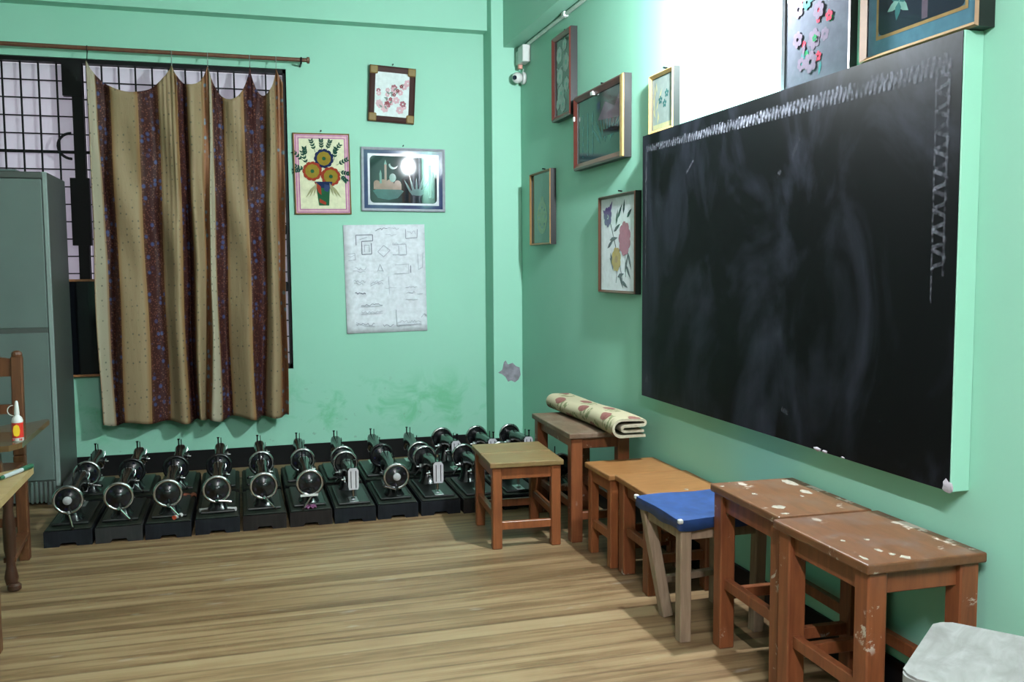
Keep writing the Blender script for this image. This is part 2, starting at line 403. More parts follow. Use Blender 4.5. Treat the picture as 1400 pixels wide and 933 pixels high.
def prism(bm, poly, a0, a1, axis='Y'):
    """polygon extruded along axis; poly in the two other coordinates"""
    def P(p, h_): return {'Y': Vector((p[0], h_, p[1])), 'X': Vector((h_, p[0], p[1])), 'Z': Vector((p[0], p[1], h_))}[axis]
    A = [bm.verts.new(P(p, a0)) for p in poly]; B_ = [bm.verts.new(P(p, a1)) for p in poly]
    n = len(poly)
    for i in range(n):
        j = (i + 1) % n; bm.faces.new((A[i], A[j], B_[j], B_[i]))
    bm.faces.new(A[::-1]); bm.faces.new(B_)

def loft(bm, sections):
    """list of (center, half_x, half_z or half_y, plane) rounded-rectangle sections; all same count"""
    rings = []
    for (c, hx, hv, plane) in sections:
        ring = []
        for j in range(16):
            a = 2 * PI * j / 16; ca, sa = math.cos(a), math.sin(a)
            e = 0.55
            px = math.copysign(abs(ca) ** e, ca) * hx; pv = math.copysign(abs(sa) ** e, sa) * hv
            ring.append(bm.verts.new(Vector(c) + (Vector((px, pv, 0)) if plane == 'Z' else Vector((px, 0, pv)))))
        rings.append(ring)
    for i in range(len(rings) - 1):
        for j in range(16):
            q = (j + 1) % 16; bm.faces.new((rings[i][j], rings[i][q], rings[i + 1][q], rings[i + 1][j]))
    bm.faces.new(rings[0][::-1]); bm.faces.new(rings[-1])

# ================================================================== THE SETTING
def struct(name, bm, m, parent=None):
    o = finish(name, bm, m, parent)
    if not parent: o['kind'] = 'structure'
    return o
b = BM(); box(b, XL - .2, XR + .2, YF - .2, YB + .2, -0.15, 0); tag(struct('floor', b, 'floor_vinyl'), 'light brown wood-pattern vinyl floor')
b = BM(); box(b, XL - .2, XR + .2, YF - .2, YB + .2, ZC, ZC + .15); struct('ceiling', b, 'ceiling_white')
WX0, WX1, WZ0, WZ1 = -2.10, 0.298, 0.615, 2.495       # window opening
b = BM()
box(b, XL - .2, WX0, YB, YB + .2, 0, ZC); box(b, WX1, XR + .2, YB, YB + .2, 0, ZC)
box(b, WX0, WX1, YB, YB + .2, 0, WZ0); box(b, WX0, WX1, YB, YB + .2, WZ1, ZC)
bmesh.ops.remove_doubles(b, verts=b.verts[:], dist=1e-5)
WALL_BACK = tag(struct('wall_back', b, 'wall_green_damp'), 'mint green back wall with damp stains low down')
b = BM(); box(b, XR, XR + .2, YF - .2, YB, 0, ZC); tag(struct('wall_right', b, 'wall_green'), 'mint green wall behind the chalkboard')
b = BM(); box(b, XL - .2, XL, YF - .2, YB, 0, ZC); struct('wall_left', b, 'wall_green')
b = BM(); box(b, XL, XR, YF - .2, YF, 0, ZC); struct('wall_front', b, 'wall_green')
# corner pilaster and the beams
b = BM(); box(b, 1.572, XR, 5.81, YB, 0, ZC, 0.004); PIL = tag(struct('trim_1', b, 'wall_green'), 'mint green pilaster in the room corner')
b = BM(); box(b, 1.652, XR, YF, 5.81, 2.662, ZC); tag(struct('trim_2', b, 'wall_green'), 'green beam along the top of the right wall')
b = BM(); box(b, XL, 1.572, 5.91, YB, 2.785, ZC); tag(struct('trim_3', b, 'wall_green'), 'green beam along the top of the back wall')
# peeled plaster patch on the pilaster
b = BM()
pp = [(1.600, .560), (1.628, .578), (1.640, .628), (1.652, .640), (1.668, .612), (1.700, .622), (1.722, .600), (1.748, .590), (1.755, .540), (1.738, .508), (1.715, .492), (1.690, .505), (1.668, .498), (1.650, .530), (1.628, .548)]
prism(b, pp, 5.8085, 5.812); finish('peeled_patch', b, 'plaster_bare', PIL)
# skirting
b = BM(); box(b, XL, 1.572, YB - .012, YB, 0, .125, .002); struct('baseboard_back', b, 'skirting_black')
b = BM(); box(b, 1.560, XR, 5.798, 5.81, 0, .125, .002); struct('baseboard_pilaster', b, 'skirting_black')
b = BM(); box(b, XR - .012, XR, YF, 5.797, 0, .125, .002); struct('baseboard_right', b, 'skirting_black')

# window
def window():
    root = tag(thing('window_1', 'black iron grille window with white panes behind the curtain', None), kind='structure')
    root.location = ((WX0 + WX1) / 2, YB, WZ0); L = root.location
    def part(name, bm, m, parent=root):
        o = finish(name, bm, m, parent); o.location = -L if parent is root else (0, 0, 0); return o
    f = BM()
    for (x0, x1, z0, z1) in ((WX0, WX1, WZ1 - .024, WZ1), (WX0, WX1, WZ0, WZ0 + .03), (WX0, WX0 + .045, WZ0, WZ1), (WX1 - .020, WX1, WZ0, WZ1)):
        box(f, x0, x1, YB + .02, YB + .09, z0, z1)
    part('window_frame', f, 'iron_black')
    m = BM(); box(m, -.935, -.875, YB + .022, YB + .088, WZ0 + .03, WZ1 - .024); box(m, -.985, -.875, YB + .018, YB + .07, 2.28, WZ1 - .024); box(m, -.965, -.86, YB + .018, YB + .07, 1.40, 1.80)
    mu = part('mullion', m, 'iron_black')
    hbm = BM(); torus(hbm, (-.945, YB + .012, 1.985), .075, .008, 'Y', 14, 6, PI / 2, 3 * PI / 2); part('handle', hbm, 'iron_black', mu)
    for hx, hz in ((WX1 - .030, 1.93), (WX1 - .030, 1.50), (WX1 - .030, 1.14)):
        h_ = BM(); box(h_, hx - .012, hx + .012, YB + .012, YB + .04, hz - .03, hz + .03, .006); part('hinge', h_, 'iron_black')
    # white panes, two leaves
    p = BM(); box(p, WX0 + .045, -.935, YB + .100, YB + .108, WZ0 + .03, WZ1 - .024); part('pane', p, 'pane_white')
    p = BM(); box(p, -.875, WX1 - .020, YB + .100, YB + .108, WZ0 + .03, WZ1 - .024); part('pane', p, 'pane_white')
    vb = BM(); box(vb, -.005, .005, -.004, .004, WZ0 + .03, WZ1 - .024)
    me = None
    for x in [-1.985, -1.888, -1.791, -1.694, -1.597, -1.500, -1.405, -1.308, -1.211, -1.115, -1.018, -.772, -.677, -.584, -.489, -.394, -.299, -.204, -.109, -.014, .081, .176]:
        if me is None: o = part('grille_bar', vb, 'iron_black'); me = o.data
        else:
            o = bpy.data.objects.new('grille_bar', me); COL.objects.link(o); o.parent = root
        o.location = Vector((x, YB + .060, 0)) - L
    z = 2.372; me = None; k = 0
    while z > WZ0 + .06:
        th = .011 if k == 4 else .0045
        hb = BM(); box(hb, WX0 + .045, WX1 - .020, YB + .066, YB + .074, z - th, z + th * .6); part('grille_bar', hb, 'iron_black')
        z -= .1035; k += 1
window()

# ================================================================== THINGS ON THE BACK WALL
# curtain rod with bracket and rings
def curtain_rod():
    root = thing('curtain_rod', 'thin brown curtain rod on wall hooks above the window', 'curtain rod', (-.85, 5.90, 2.53)); L = root.location
    def part(n, bm, m):
        o = finish(n, bm, m, root, True); o.location = -L; return o
    b = BM(); tube(b, [(-2.3, 5.90, 2.535), (-.85, 5.90, 2.532), (.425, 5.90, 2.532)], .0125, 10); part('rod', b, 'wood_rod')
    b = BM(); lathe(b, [(.0125, 0), (.020, .002), (.020, .016), (.010, .020)], (.418, 5.90, 2.532), 'X', 12); part('finial', b, 'wood_rod')
    for x in (-2.2, .385):
        b = BM(); tube(b, [(x, YB, 2.515), (x, 5.90, 2.513)], .006, 8); tube(b, [(x, 5.90, 2.513), (x, 5.884, 2.52), (x, 5.884, 2.545)], .005, 8); part('bracket', b, 'iron_black')
curtain_rod()

def curtain():
    top = [395, 430, 490, 612, 700, 790, 835, 912, 938, 948, 1000, 1090, 1205, 1250, 1286]
    bot = [470, 520, 570, 690, 760, 850, 900, 935, 955, 1000, 1050, 1160, 1210, 1285, 1312]
    tx = [-0.826 + (p - 395) * 1.115 / 905 for p in top]
    bx = [-0.818 + (p - 470) * 1.084 / 855 for p in bot]
    hooks = [(0.08, 2.455), (4.78, 2.462), (7.88, 2.470), (11.35, 2.472), (13.15, 2.478)]
    drops = [.175, .125, .205, .175]
    def lerp(a, s):
        i = min(int(s), 13); f = s - i; return a[i] * (1 - f) + a[i + 1] * f
    def ztop(s):
        if s <= hooks[0][0]: return hooks[0][1] - .01
        if s >= hooks[-1][0]: return hooks[-1][1] - .10 * ((s - 13.15) / .85) ** .7
        for k in range(4):
            (s0, z0), (s1, z1) = hooks[k], hooks[k + 1]
            if s0 <= s <= s1:
                t = (lerp(tx, s) - lerp(tx, s0)) / (lerp(tx, s1) - lerp(tx, s0))
                return z0 * (1 - t) + z1 * t - drops[k] * (max(0, 4 * t * (1 - t))) ** 0.72
    root = None
    bm = BM(); uvl = bm.loops.layers.uv.new('UVMap'); uvm = bm.loops.layers.uv.new('metres')
    cum = [0.0]
    for k in range(14): cum.append(cum[-1] + .7 * max(tx[k + 1] - tx[k], bx[k + 1] - bx[k]) + .6 * (bx[k + 1] - bx[k]))
    NU, NV = 280, 90; grid = []
    for i in range(NU + 1):
        s = 14 * i / NU; zt = ztop(s); col = []
        # distance to the nearest hook: pleats are tight there
        hd = min(abs(lerp(tx, s) - lerp(tx, hk[0])) for hk in hooks)
        for j in range(NV + 1):
            v = j / NV
            g = v ** 0.8
            zb = .333 - .006 * math.sin(s * 1.7) + .008 * math.cos(s * PI)
            z = zt * (1 - v) + zb * v
            hv = max(0.0, (2.48 - z) / 2.15)
            e = min(1, hv * 1.25)
            x = lerp(tx, s) * (1 - hv ** 1.15) + lerp(bx, s) * hv ** 1.15
            A = .050 * (0.30 + 0.70 * e)
            d = A * math.cos(PI * (s - .5 + .35 * math.sin(.9 * s + 1.2))) + .012 * math.sin(2.7 * s + 3.5 * hv) * e + .008 * math.sin(6.1 * s + 2.2 * hv + 1) * (1 - .4 * e)
            # fine pleats that fan out of each hook
            d += .010 * math.exp(-hd / .05) * math.exp(-hv / .28) * math.cos(lerp(tx, s) * 260)
            # hollow of each swag sinks backwards and the lip curls forward
            d += .016 * math.exp(-((z - zt) / .05) ** 2) * min(1, hd / .05)
            dg = .022 * math.sin(13 * (x * 1.2 + .30 * z)) * math.sin(5.1 * z + 2 * s) * math.sin(PI * min(1, hv * 1.4)) 
            xx = x + .006 * math.sin(4.5 * z + s * 1.3) * e
            col.append((bm.verts.new((xx, 5.872 - d - dg, z)), s / 14, 2.5 - z, lerp(cum, s)))
        grid.append(col)
    for i in range(NU):
        for j in range(NV):
            q = [grid[i][j], grid[i + 1][j], grid[i + 1][j + 1], grid[i][j + 1]]
            f = bm.faces.new([a[0] for a in q])
            for lp, a in zip(f.loops, q): lp[uvl].uv = (a[1] * .9999 + .00001, a[2]); lp[uvm].uv = (a[3], a[2])
    root = thing('curtain', 'beige and maroon striped floral curtain hanging in swags over the window', 'curtain', (-.28, 5.88, .33)); L = root.location
    o = finish('cloth', bm, 'curtain_cloth', root, True, keep=True); o.location = -L
    md = o.modifiers.new('thickness', 'SOLIDIFY'); md.thickness = .0015
    for s, z in hooks:
        x = lerp(tx, s); b = BM()
        torus(b, (x, 5.90, 2.530), .0165, .0022, 'X', 14, 5)
        tube(b, [(x, 5.90, 2.514), (x, 5.888, 2.49), (x, 5.872, z - .015)], .0025, 6)
        r = finish('hook_ring', b, 'chrome_dull' if s > 1 else 'iron_black', root, True); r.location = -L
curtain()

# dark glazed panel standing in the window opening
def dark_panel():
    root = thing('dark_panel', 'dark glossy board with orange wooden edges standing on the window sill', 'board', (-.88, 5.985, WZ0))
    b = BM(); box(b, -.27, .27, -.008, .008, .012, .572); finish('glass_sheet', b, 'dark_glass', root)
    for z0, z1 in ((0, .014), (.570, .584)):
        b = BM(); box(b, -.275, .275, -.013, .013, z0, z1, .002); finish('wooden_edge', b, 'wood_edge_orange', root)
    for sx in (-1, 1):
        b = BM(); box(b, sx * .275 - .006, sx * .275 + .006, -.013, .013, .014, .570, .002); finish('wooden_edge', b, 'frame_black', root)
dark_panel()

# ---- picture building blocks (local: x right, z up, front = -y, back on y = 0)
class Art:
    def __init__(s, y): s.y = y; s.layers = {}; s.k = 0; s.g = 0
    def bm(s, name, mat):
        key = (name, mat, s.g)
        if key not in s.layers: s.layers[key] = BM()
        s.k += 1
        return s.layers[key]
    def poly(s, name, mat, pts):
        b = s.bm(name, mat); y = s.y - .0004 - .00002 * s.k
        b.faces.new([b.verts.new((p[0], y, p[1])) for p in pts])
    def ell(s, name, mat, u, v, a, c=None, rot=0, n=14):
        c = c or a; cr, sr = math.cos(rot), math.sin(rot); pts = []
        for i in range(n):
            t = 2 * PI * i / n; x, z = a * math.cos(t), c * math.sin(t); pts.append((u + x * cr - z * sr, v + x * sr + z * cr))
        s.poly(name, mat, pts)
    def rect(s, name, mat, x0, x1, z0, z1): s.poly(name, mat, [(x0, z0), (x1, z0), (x1, z1), (x0, z1)])
    def ring(s, name, mat, x0, x1, z0, z1, t):
        for r in ((x0, x1, z0, z0 + t), (x0, x1, z1 - t, z1), (x0, x0 + t, z0 + t, z1 - t), (x1 - t, x1, z0 + t, z1 - t)): s.rect(name, mat, *r)
    def leaf(s, name, mat, u, v, L, W, a):
        ca, sa = math.cos(a), math.sin(a)
        P = lambda t, q: (u + t * ca - q * sa, v + t * sa + q * ca)
        s.poly(name, mat, [P(0, 0), P(L * .3, -W / 2), P(L * .6, -W * .42), P(L, 0), P(L * .6, W * .42), P(L * .3, W / 2)])
    def stroke(s, name, mat, pts, w_):
        for (x0, z0), (x1, z1) in zip(pts[:-1], pts[1:]):
            dx, dz = x1 - x0, z1 - z0; l = math.hypot(dx, dz) or 1; nx, nz = -dz / l * w_ / 2, dx / l * w_ / 2
            s.poly(name, mat, [(x0 - nx, z0 - nz), (x1 - nx, z1 - nz), (x1 + nx, z1 + nz), (x0 + nx, z0 + nz)])
    def flower(s, name, mat, u, v, r, n=8, pw=.45, cmat=None, cr=.45, squash=1.0):
        s.g = s.k + 1
        for i in range(n):
            a = 2 * PI * i / n + .3
            s.ell(name, mat, u + .62 * r * math.cos(a), v + .62 * r * math.sin(a) * squash, r * .42, r * pw * .5, a, 10)
        if cmat: s.ell('flower_heart', cmat, u, v, r * cr, r * cr * squash)
        s.g = 0
    def done(s, parent):
        for (n, m, g), b in s.layers.items():
            multi = g == 0 and len(b.faces) > 4
            o = finish(n, b, m, parent, keep=True)
            if multi: o['kind'] = 'stuff'        # painted pattern: leaves, stems, pencil lines

def ring_frame(bm, w_, h_, t, d, lip=.0):
    """rectangular frame, outer w_ x h_ with base at z=0, rail width t, depth d; rails bevelled towards the picture"""
    O = [(-w_ / 2, 0), (w_ / 2, 0), (w_ / 2, h_), (-w_ / 2, h_)]
    I = [(-w_ / 2 + t, t), (w_ / 2 - t, t), (w_ / 2 - t, h_ - t), (-w_ / 2 + t, h_ - t)]
    Mo = [(o[0] * .7 + i[0] * .3, o[1] * .7 + i[1] * .3) for o, i in zip(O, I)]
    loops = [(O, 0), (O, -d * .85), (Mo, -d), (I, -d * .72), (I, 0)]
    R = [[bm.verts.new((p[0], y, p[1])) for p in P] for P, y in loops]
    for k in range(len(R)):
        a, c = R[k], R[(k + 1) % len(R)]
        for i in range(4):
            j = (i + 1) % 4; bm.faces.new((a[i], a[j], c[j], c[i]))

def picture(label, wall, pos, w_, h_, t, d, fmat, pmat, tilt=0.0, lean=0.0, side=None):
    """wall 'back': pos=(x, z bottom); 'right': pos=(y, z bottom). returns root, Art"""
    root = thing('framed_picture', label, 'picture', group='framed craft pictures on the walls')
    if wall == 'back': root.location = (pos[0], YB - .0015, pos[1])
    else: root.location = (XR - .0015, pos[0], pos[1])
    root.rotation_euler = (lean, tilt, 0 if wall == 'back' else -PI / 2)
    b = BM(); ring_frame(b, w_, h_, t, d)
    if side:
        b.faces.ensure_lookup_table(); bmesh.ops.recalc_face_normals(b, faces=b.faces[:])
        for f in b.faces:
            if abs(f.normal.y) < .3 and f.calc_center_median().y > -d * .6: f.material_index = 1
    o = finish('frame', b, fmat, root, mats=[fmat, side] if side else None)
    b = BM(); box(b, -w_ / 2 + t * .6, w_ / 2 - t * .6, -d * .62, -d * .2, t * .6, h_ - t * .6); finish('picture_panel', b, pmat, root)
    b = BM(); tube(b, [(0, 0, h_ + .014), (0, -.02, h_ + .016)], .004, 6); finish('nail', b, 'iron_black', root)
    return root, Art(-d * .62)

# A: small blossom picture, carved frame
r, a = picture('small blossom picture in a dark maroon frame with brass corners, topmost on back wall', 'back', (.948, 2.187), .296, .352, .038, .03, 'frame_maroon', 'art_white', math.radians(2.8), .03)
for i in range(26):
    u = random.uniform(-.10, .10); v = random.uniform(.05, .30)
    if abs((v - .17) - 1.1 * u) < .07 or random.random() < .25: a.flower('blossom', random.choice(['art_rose', 'art_pink', 'art_pink']), u, v, random.uniform(.014, .026), 6, .8)
for i in range(12):
    t = i / 11; a.leaf('leaf', 'art_grey', -.05 + .10 * t + random.uniform(-.02, .02), .09 + .16 * t, .03, .012, random.uniform(0, 6))
for t in range(5): a.flower('dark_blossom', 'art_crimson', -.03 + .022 * t, .12 + .028 * t, .012, 5, .8)
a.done(r)
for sx in (-1, 1):
    for z in (.028, .324):
        b = BM(); box(b, sx * .122 - .026, sx * .122 + .026, -.034, -.024, z - .026, z + .026, .006); finish('brass_corner', b, 'corner_brass', r)
# B: sunflower vase
r, a = picture('cream picture of three flowers in a vase with pink border beside the curtain', 'back', (.509, 1.597), .352, .508, .008, .02, 'frame_gold', 'art_cream', math.radians(-.6))
a.ring('pink_border', 'art_pink', -.169, .169, .007, .501, .028); a.ring('magenta_line', 'art_magenta', -.163, .163, .012, .496, .004); a.ring('magenta_line', 'art_magenta', -.146, .146, .030, .478, .004)
a.rect('cream_ground', 'art_straw', -.128, .128, .05, .46)
a.rect('cream_ground', 'art_cream', -.141, .141, .034, .474)
for (u, v, l, an) in [(-.09, .30, .09, 1.9), (-.11, .33, .08, 2.4), (-.04, .39, .07, 1.9), (.03, .40, .06, 1.2), (.06, .37, .08, .9), (.09, .31, .07, .5), (-.12, .28, .05, 3.3), (.10, .27, .06, -.2), (-.08, .27, .08, 2.8), (.075, .34, .07, 1.4), (0, .40, .06, 1.6), (-.10, .36, .05, 1.7), (.11, .25, .05, -.8)]:
    a.stroke('stem', 'art_leaf_dark', [(u, v), (u + l * math.cos(an), v + l * math.sin(an))], .003)
    for q in (.3, .55, .8, 1.0):
        for sg in (-1, 1): a.leaf('leaf', 'art_leaf_dark', u + l * q * math.cos(an), v + l * q * math.sin(an), .024, .011, an + sg * .7)
for u, v, m in [(.012, .350, 'art_navy'), (-.062, .270, 'art_red'), (.052, .238, 'art_red')]:
    a.flower('petals', m, u, v, .060, 11, .72); a.flower('inner_petals', 'art_ochre', u, v, .043, 10, .9, 'art_ochre', .7); a.ell('flower_heart', 'art_leaf', u, v, .012)
a.poly('vase_neck', 'art_navy', [(-.052, .205), (.062, .205), (.040, .150), (-.028, .150)])
a.poly('vase_body', 'art_leaf', [(-.040, .165), (.044, .165), (.036, .055), (-.026, .055)])
a.poly('vase_stripe', 'art_red', [(-.050, .205), (-.012, .175), (-.010, .120), (-.030, .140)]); a.poly('vase_stripe', 'art_red', [(-.022, .10), (.018, .075), (.016, .058), (-.024, .075)]); a.poly('vase_stripe', 'art_blue_band', [(.010, .19), (.05, .18), (.03, .14), (.008, .15)])
for sg in (-1, 1):
    for q in range(3): a.leaf('pale_leaf', 'art_straw', sg * (.04 + .01 * q) + .003, .20 - .012 * q, .09, .012, PI / 2 * -1 + sg * (.25 + .18 * q))
a.done(r)
# C: mosque under glass
r, a = picture('dark blue mosque picture under glass in a silver frame above the paper chart', 'back', (1.024, 1.620), .548, .408, .017, .022, 'frame_silver', 'art_blue_band', math.radians(.3))
x0, x1, z0, z1 = -.257, .257, .017, .391
a.ring('blue_band', 'art_blue_band', x0, x1, z0, z1, .03)
a.ring('white_line', 'frame_silver', -.232, .232, .040, .368, .013)
def rrect(x0, x1, z0, z1, rr):
    P = []
    for cx, cz, a0 in ((x1 - rr, z0 + rr, -PI / 2), (x1 - rr, z1 - rr, 0), (x0 + rr, z1 - rr, PI / 2), (x0 + rr, z0 + rr, PI)):
        for i in range(5): P.append((cx + rr * math.cos(a0 + PI / 8 * i), cz + rr * math.sin(a0 + PI / 8 * i)))
    return P
a.rect('white_line', 'frame_silver', -.224, .224, .048, .360)
a.poly('dark_ground', 'art_glass_dark', rrect(-.219, .219, .053, .355, .028))
a.poly('hill', 'art_teal', [(-.20, .13), (-.17, .085), (-.10, .072), (-.04, .085), (0, .13), (-.02, .14), (-.18, .14)])
a.rect('mosque', 'art_salmon', -.195, -.015, .140, .178)
for u, rr in ((-.175, .02), (-.135, .026), (-.09, .026), (-.04, .022)): a.ell('mosque', 'art_salmon', u, .178, rr)
for u, zt in ((-.150, .265), (-.118, .330)):
    a.rect('minaret', 'art_palegreen' if u < -.13 else 'art_salmon', u - .007, u + .007, .178, zt - .03); a.poly('minaret', 'art_palegreen', [(u - .009, zt - .03), (u + .009, zt - .03), (u, zt)])
a.ell('dome', 'art_palegreen', -.072, .215, .022, .028)
cres = [(-.068 + .030 * math.cos(t), .300 + .030 * math.sin(t)) for t in [PI * 1.0 + PI * .85 * i / 8 for i in range(9)]] + [(-.062 + .026 * math.cos(t), .308 + .026 * math.sin(t)) for t in [PI * 1.85 - PI * .85 * i / 8 for i in range(9)]]
a.poly('crescent', 'art_palegreen', cres)
for i in range(5): a.leaf('palm', 'art_teal', .06 + .012 * i, .10, .12 + .02 * (i % 2), .014, PI / 2 + .5 - .25 * i)
a.ell('pond', 'art_teal', .09, .125, .045, .022); a.rect('reeds', 'art_palegreen', .165, .182, .09, .30); a.rect('reeds', 'art_teal', .186, .20, .09, .26)
a.done(r)

# paper chart pinned to the wall
def chart():
    root = thing('paper_chart', 'white paper chart with pencil sketches below the mosque picture', 'poster', (.905, YB - .002, .834)); root.rotation_euler = (0, math.radians(-.9), 0)
    bm = BM(); W_, H_ = .528, .700; g = []
    for i in range(11):
        g.append([])
        for j in range(15):
            u = i / 10; v = j / 14
            y = -.002 - .006 * (abs(u - .5) * 2) ** 4 * (abs(v - .5) * 2) ** 2 - .0008 * (1 + math.sin(5 * u + 4 * v))
            g[-1].append(bm.verts.new(((u - .5) * W_, y, v * H_)))
    for i in range(10):
        for j in range(14): bm.faces.new((g[i][j], g[i + 1][j], g[i + 1][j + 1], g[i][j + 1]))
    o = finish('sheet', bm, 'paper', root, True); md = o.modifiers.new('t', 'SOLIDIFY'); md.thickness = .0006
    a = Art(-.0065)
    def sc(x, y): return ((x - 345) / 440 * W_ * 1.0 - W_ / 2, (1 - (y - 75) / 562) * H_)     # chart sketch layout -> sheet
    def scr(x0, x1, y, amp=6, mat='pencil', n=None, w_=.003):
        n = n or max(4, int((x1 - x0) / 7)); a.stroke('pencil_writing', mat, [sc(x0 + (x1 - x0) * i / n, y + random.uniform(-amp, amp)) for i in range(n + 1)], w_)
    def loop(pts, mat='pencil', w_=.004): a.stroke('pencil_drawing', mat, [sc(*p) for p in pts], w_)
    scr(515, 580, 100, 9, 'pencil_dark', w_=.004); scr(580, 645, 97, 6); scr(570, 630, 128, 5)
    loop([(410, 180), (410, 128), (500, 126), (500, 158), (440, 160), (440, 228), (492, 226), (492, 170)], 'pencil_dark', .005); loop([(455, 215), (455, 180), (480, 180), (480, 215)]); loop([(430, 150), (470, 140)])
    loop([(680, 100), (680, 148), (742, 145), (745, 100)], 'pencil_dark'); scr(690, 735, 118, 10)
    loop([(525, 215), (558, 182), (592, 208), (556, 242), (525, 215)]); loop([(605, 180), (680, 178), (682, 232), (605, 232)]); scr(605, 678, 175, 4); scr(608, 680, 232, 4); loop([(640, 185), (640, 228)])
    loop([(365, 225), (402, 222), (404, 255), (366, 258)]); scr(368, 402, 240, 8); loop([(743, 230), (745, 312), (768, 300), (772, 222)])
    scr(400, 460, 298, 10); scr(390, 455, 315, 5); loop([(520, 318), (535, 280), (552, 318), (540, 295)]); scr(522, 552, 312, 4)
    loop([(615, 285), (690, 282), (692, 330), (612, 332)], w_=.0025); loop([(702, 290), (702, 328)], 'pencil_dark', .005)
    scr(390, 455, 365, 9); scr(392, 440, 380, 6); scr(480, 548, 375, 10); loop([(480, 392), (550, 362)]); loop([(580, 345), (582, 440)], w_=.002); scr(560, 620, 405, 3, w_=.002)
    scr(395, 452, 428, 6, 'pencil_dark', w_=.006); scr(670, 735, 405, 5); scr(672, 722, 432, 9); scr(670, 735, 468, 4); scr(735, 765, 440, 4)
    for y in (490, 528): scr(425, 540, y, 6, 'pencil_dark' if y < 500 else 'pencil'); loop([(425, y + 10), (540, y + 8)], w_=.002)
    scr(395, 495, 592, 8, 'pencil_dark'); loop([(395, 580), (440, 600), (495, 604)]); scr(540, 600, 602, 7, 'pencil_dark')
    loop([(615, 520), (618, 606), (752, 598)], 'pencil', .004); scr(620, 750, 585, 8); scr(618, 755, 602, 5); loop([(752, 565), (770, 545), (782, 556)])
    a.done(root)
chart()

# ================================================================== THINGS ON THE RIGHT WALL
# chalkboard: raised plaster slab, green sides, black face
BY0, BY1, BZ0, BZ1, BT = 1.895, 3.780, .672, 1.823, .060
def chalkboard():
    root = thing('chalkboard', 'large black chalkboard with chalk border on the right wall', 'chalkboard', (XR, (BY0 + BY1) / 2, BZ0)); L = root.location
    def part(n, bm, m, sm=False):
        o = finish(n, bm, m, root, sm); o.location = -L; return o
    b = BM(); box(b, XR - BT + .002, XR - .0005, BY0, BY1, BZ0, BZ1, .002); part('slab', b, 'wall_green')
    b = BM(); box(b, XR - BT, XR - BT + .0025, BY0 + .004, BY1 - .001, BZ0 + .002, BZ1 - .001); part('writing_surface', b, 'board_black')
    X = XR - BT - .0006
    b = BM()
    def ribbon(pts, wd):
        for k in range(len(pts) - 1):
            (y0, z0), (y1, z1) = pts[k], pts[k + 1]; l = math.hypot(y1 - y0, z1 - z0) or 1; ny, nz = -(z1 - z0) / l * wd / 2, (y1 - y0) / l * wd / 2
            off = -.00002 * (k % 7)
            b.faces.new([b.verts.new((X + off, y, z)) for y, z in ((y0 - ny, z0 - nz), (y1 - ny, z1 - nz), (y1 + ny, z1 + nz), (y0 + ny, z0 + nz))])
    # top band: scribbled zigzag
    y = BY1 - .035
    while y > BY0 + .05:
        t = (BY1 - y) / (BY1 - BY0); c = BZ1 - .060 - .012 * t
        hgt = .016 + .014 * t
        ribbon([(y, c - hgt), (y - .010, c + hgt * random.uniform(.6, 1)), (y - .022, c - hgt * random.uniform(.6, 1)), (y - .030, c + hgt * .4)], .011)
        y -= .020
    # near vertical band of loops
    z = BZ1 - .085
    while z > 1.26:
        wv = .022
        ribbon([(BY0 + .065 + wv, z), (BY0 + .065 - wv, z - .016), (BY0 + .065 - wv * .8, z - .034), (BY0 + .065 + wv, z - .044), (BY0 + .065 + wv, z - .052)], .011)
        z -= .050
    ribbon([(BY0 + .045, BZ1 - .1), (BY0 + .048, 1.22)], .008); ribbon([(BY0 + .090, BZ1 - .1), (BY0 + .088, 1.15)], .007)
    # far thin vertical line and a few stray strokes
    ribbon([(BY1 - .040, BZ1 - .07), (BY1 - .038, 1.45)], .016); ribbon([(BY1 - .038, 1.45), (BY1 - .036, 1.2)], .008)
    ribbon([(3.36, 1.62), (3.30, 1.665)], .010); ribbon([(2.62, 1.60), (2.585, 1.655)], .014); ribbon([(2.70, 1.55), (2.69, 1.565)], .014)
    ribbon([(3.74, .76), (3.71, .735)], .035); ribbon([(2.66, .775), (2.62, .765)], .015)
    part('chalk_border', b, 'chalk')['kind'] = 'stuff'
    # chipped plaster along the lower edge
    for (yc, zc, s) in ((BY0 + .010, BZ0 + .014, .020), (2.46, BZ0 + .006, .016), (2.42, BZ0 + .005, .012), (2.33, BZ0 + .004, .007)):
        b = BM(); bmesh.ops.create_icosphere(b, subdivisions=2, radius=1)
        for v in b.verts: v.co = Vector((XR - BT + .001 + v.co.x * .004 * random.uniform(.6, 1.1), yc + v.co.y * s * random.uniform(.65, 1.1) * (1 if s > .018 else 1.6), zc + v.co.z * s * (1.1 if s > .018 else .5) * random.uniform(.6, 1.1)))
        part('plaster_chip', b, 'plaster_chip', True)
chalkboard()

def rp(label, y0, y1, z0, z1, t, d, fm, pm, tilt=0, side='frame_black'):
    return picture(label, 'right', ((y0 + y1) / 2, z0), abs(y1 - y0), z1 - z0, t, d, fm, pm, tilt, 0, side)
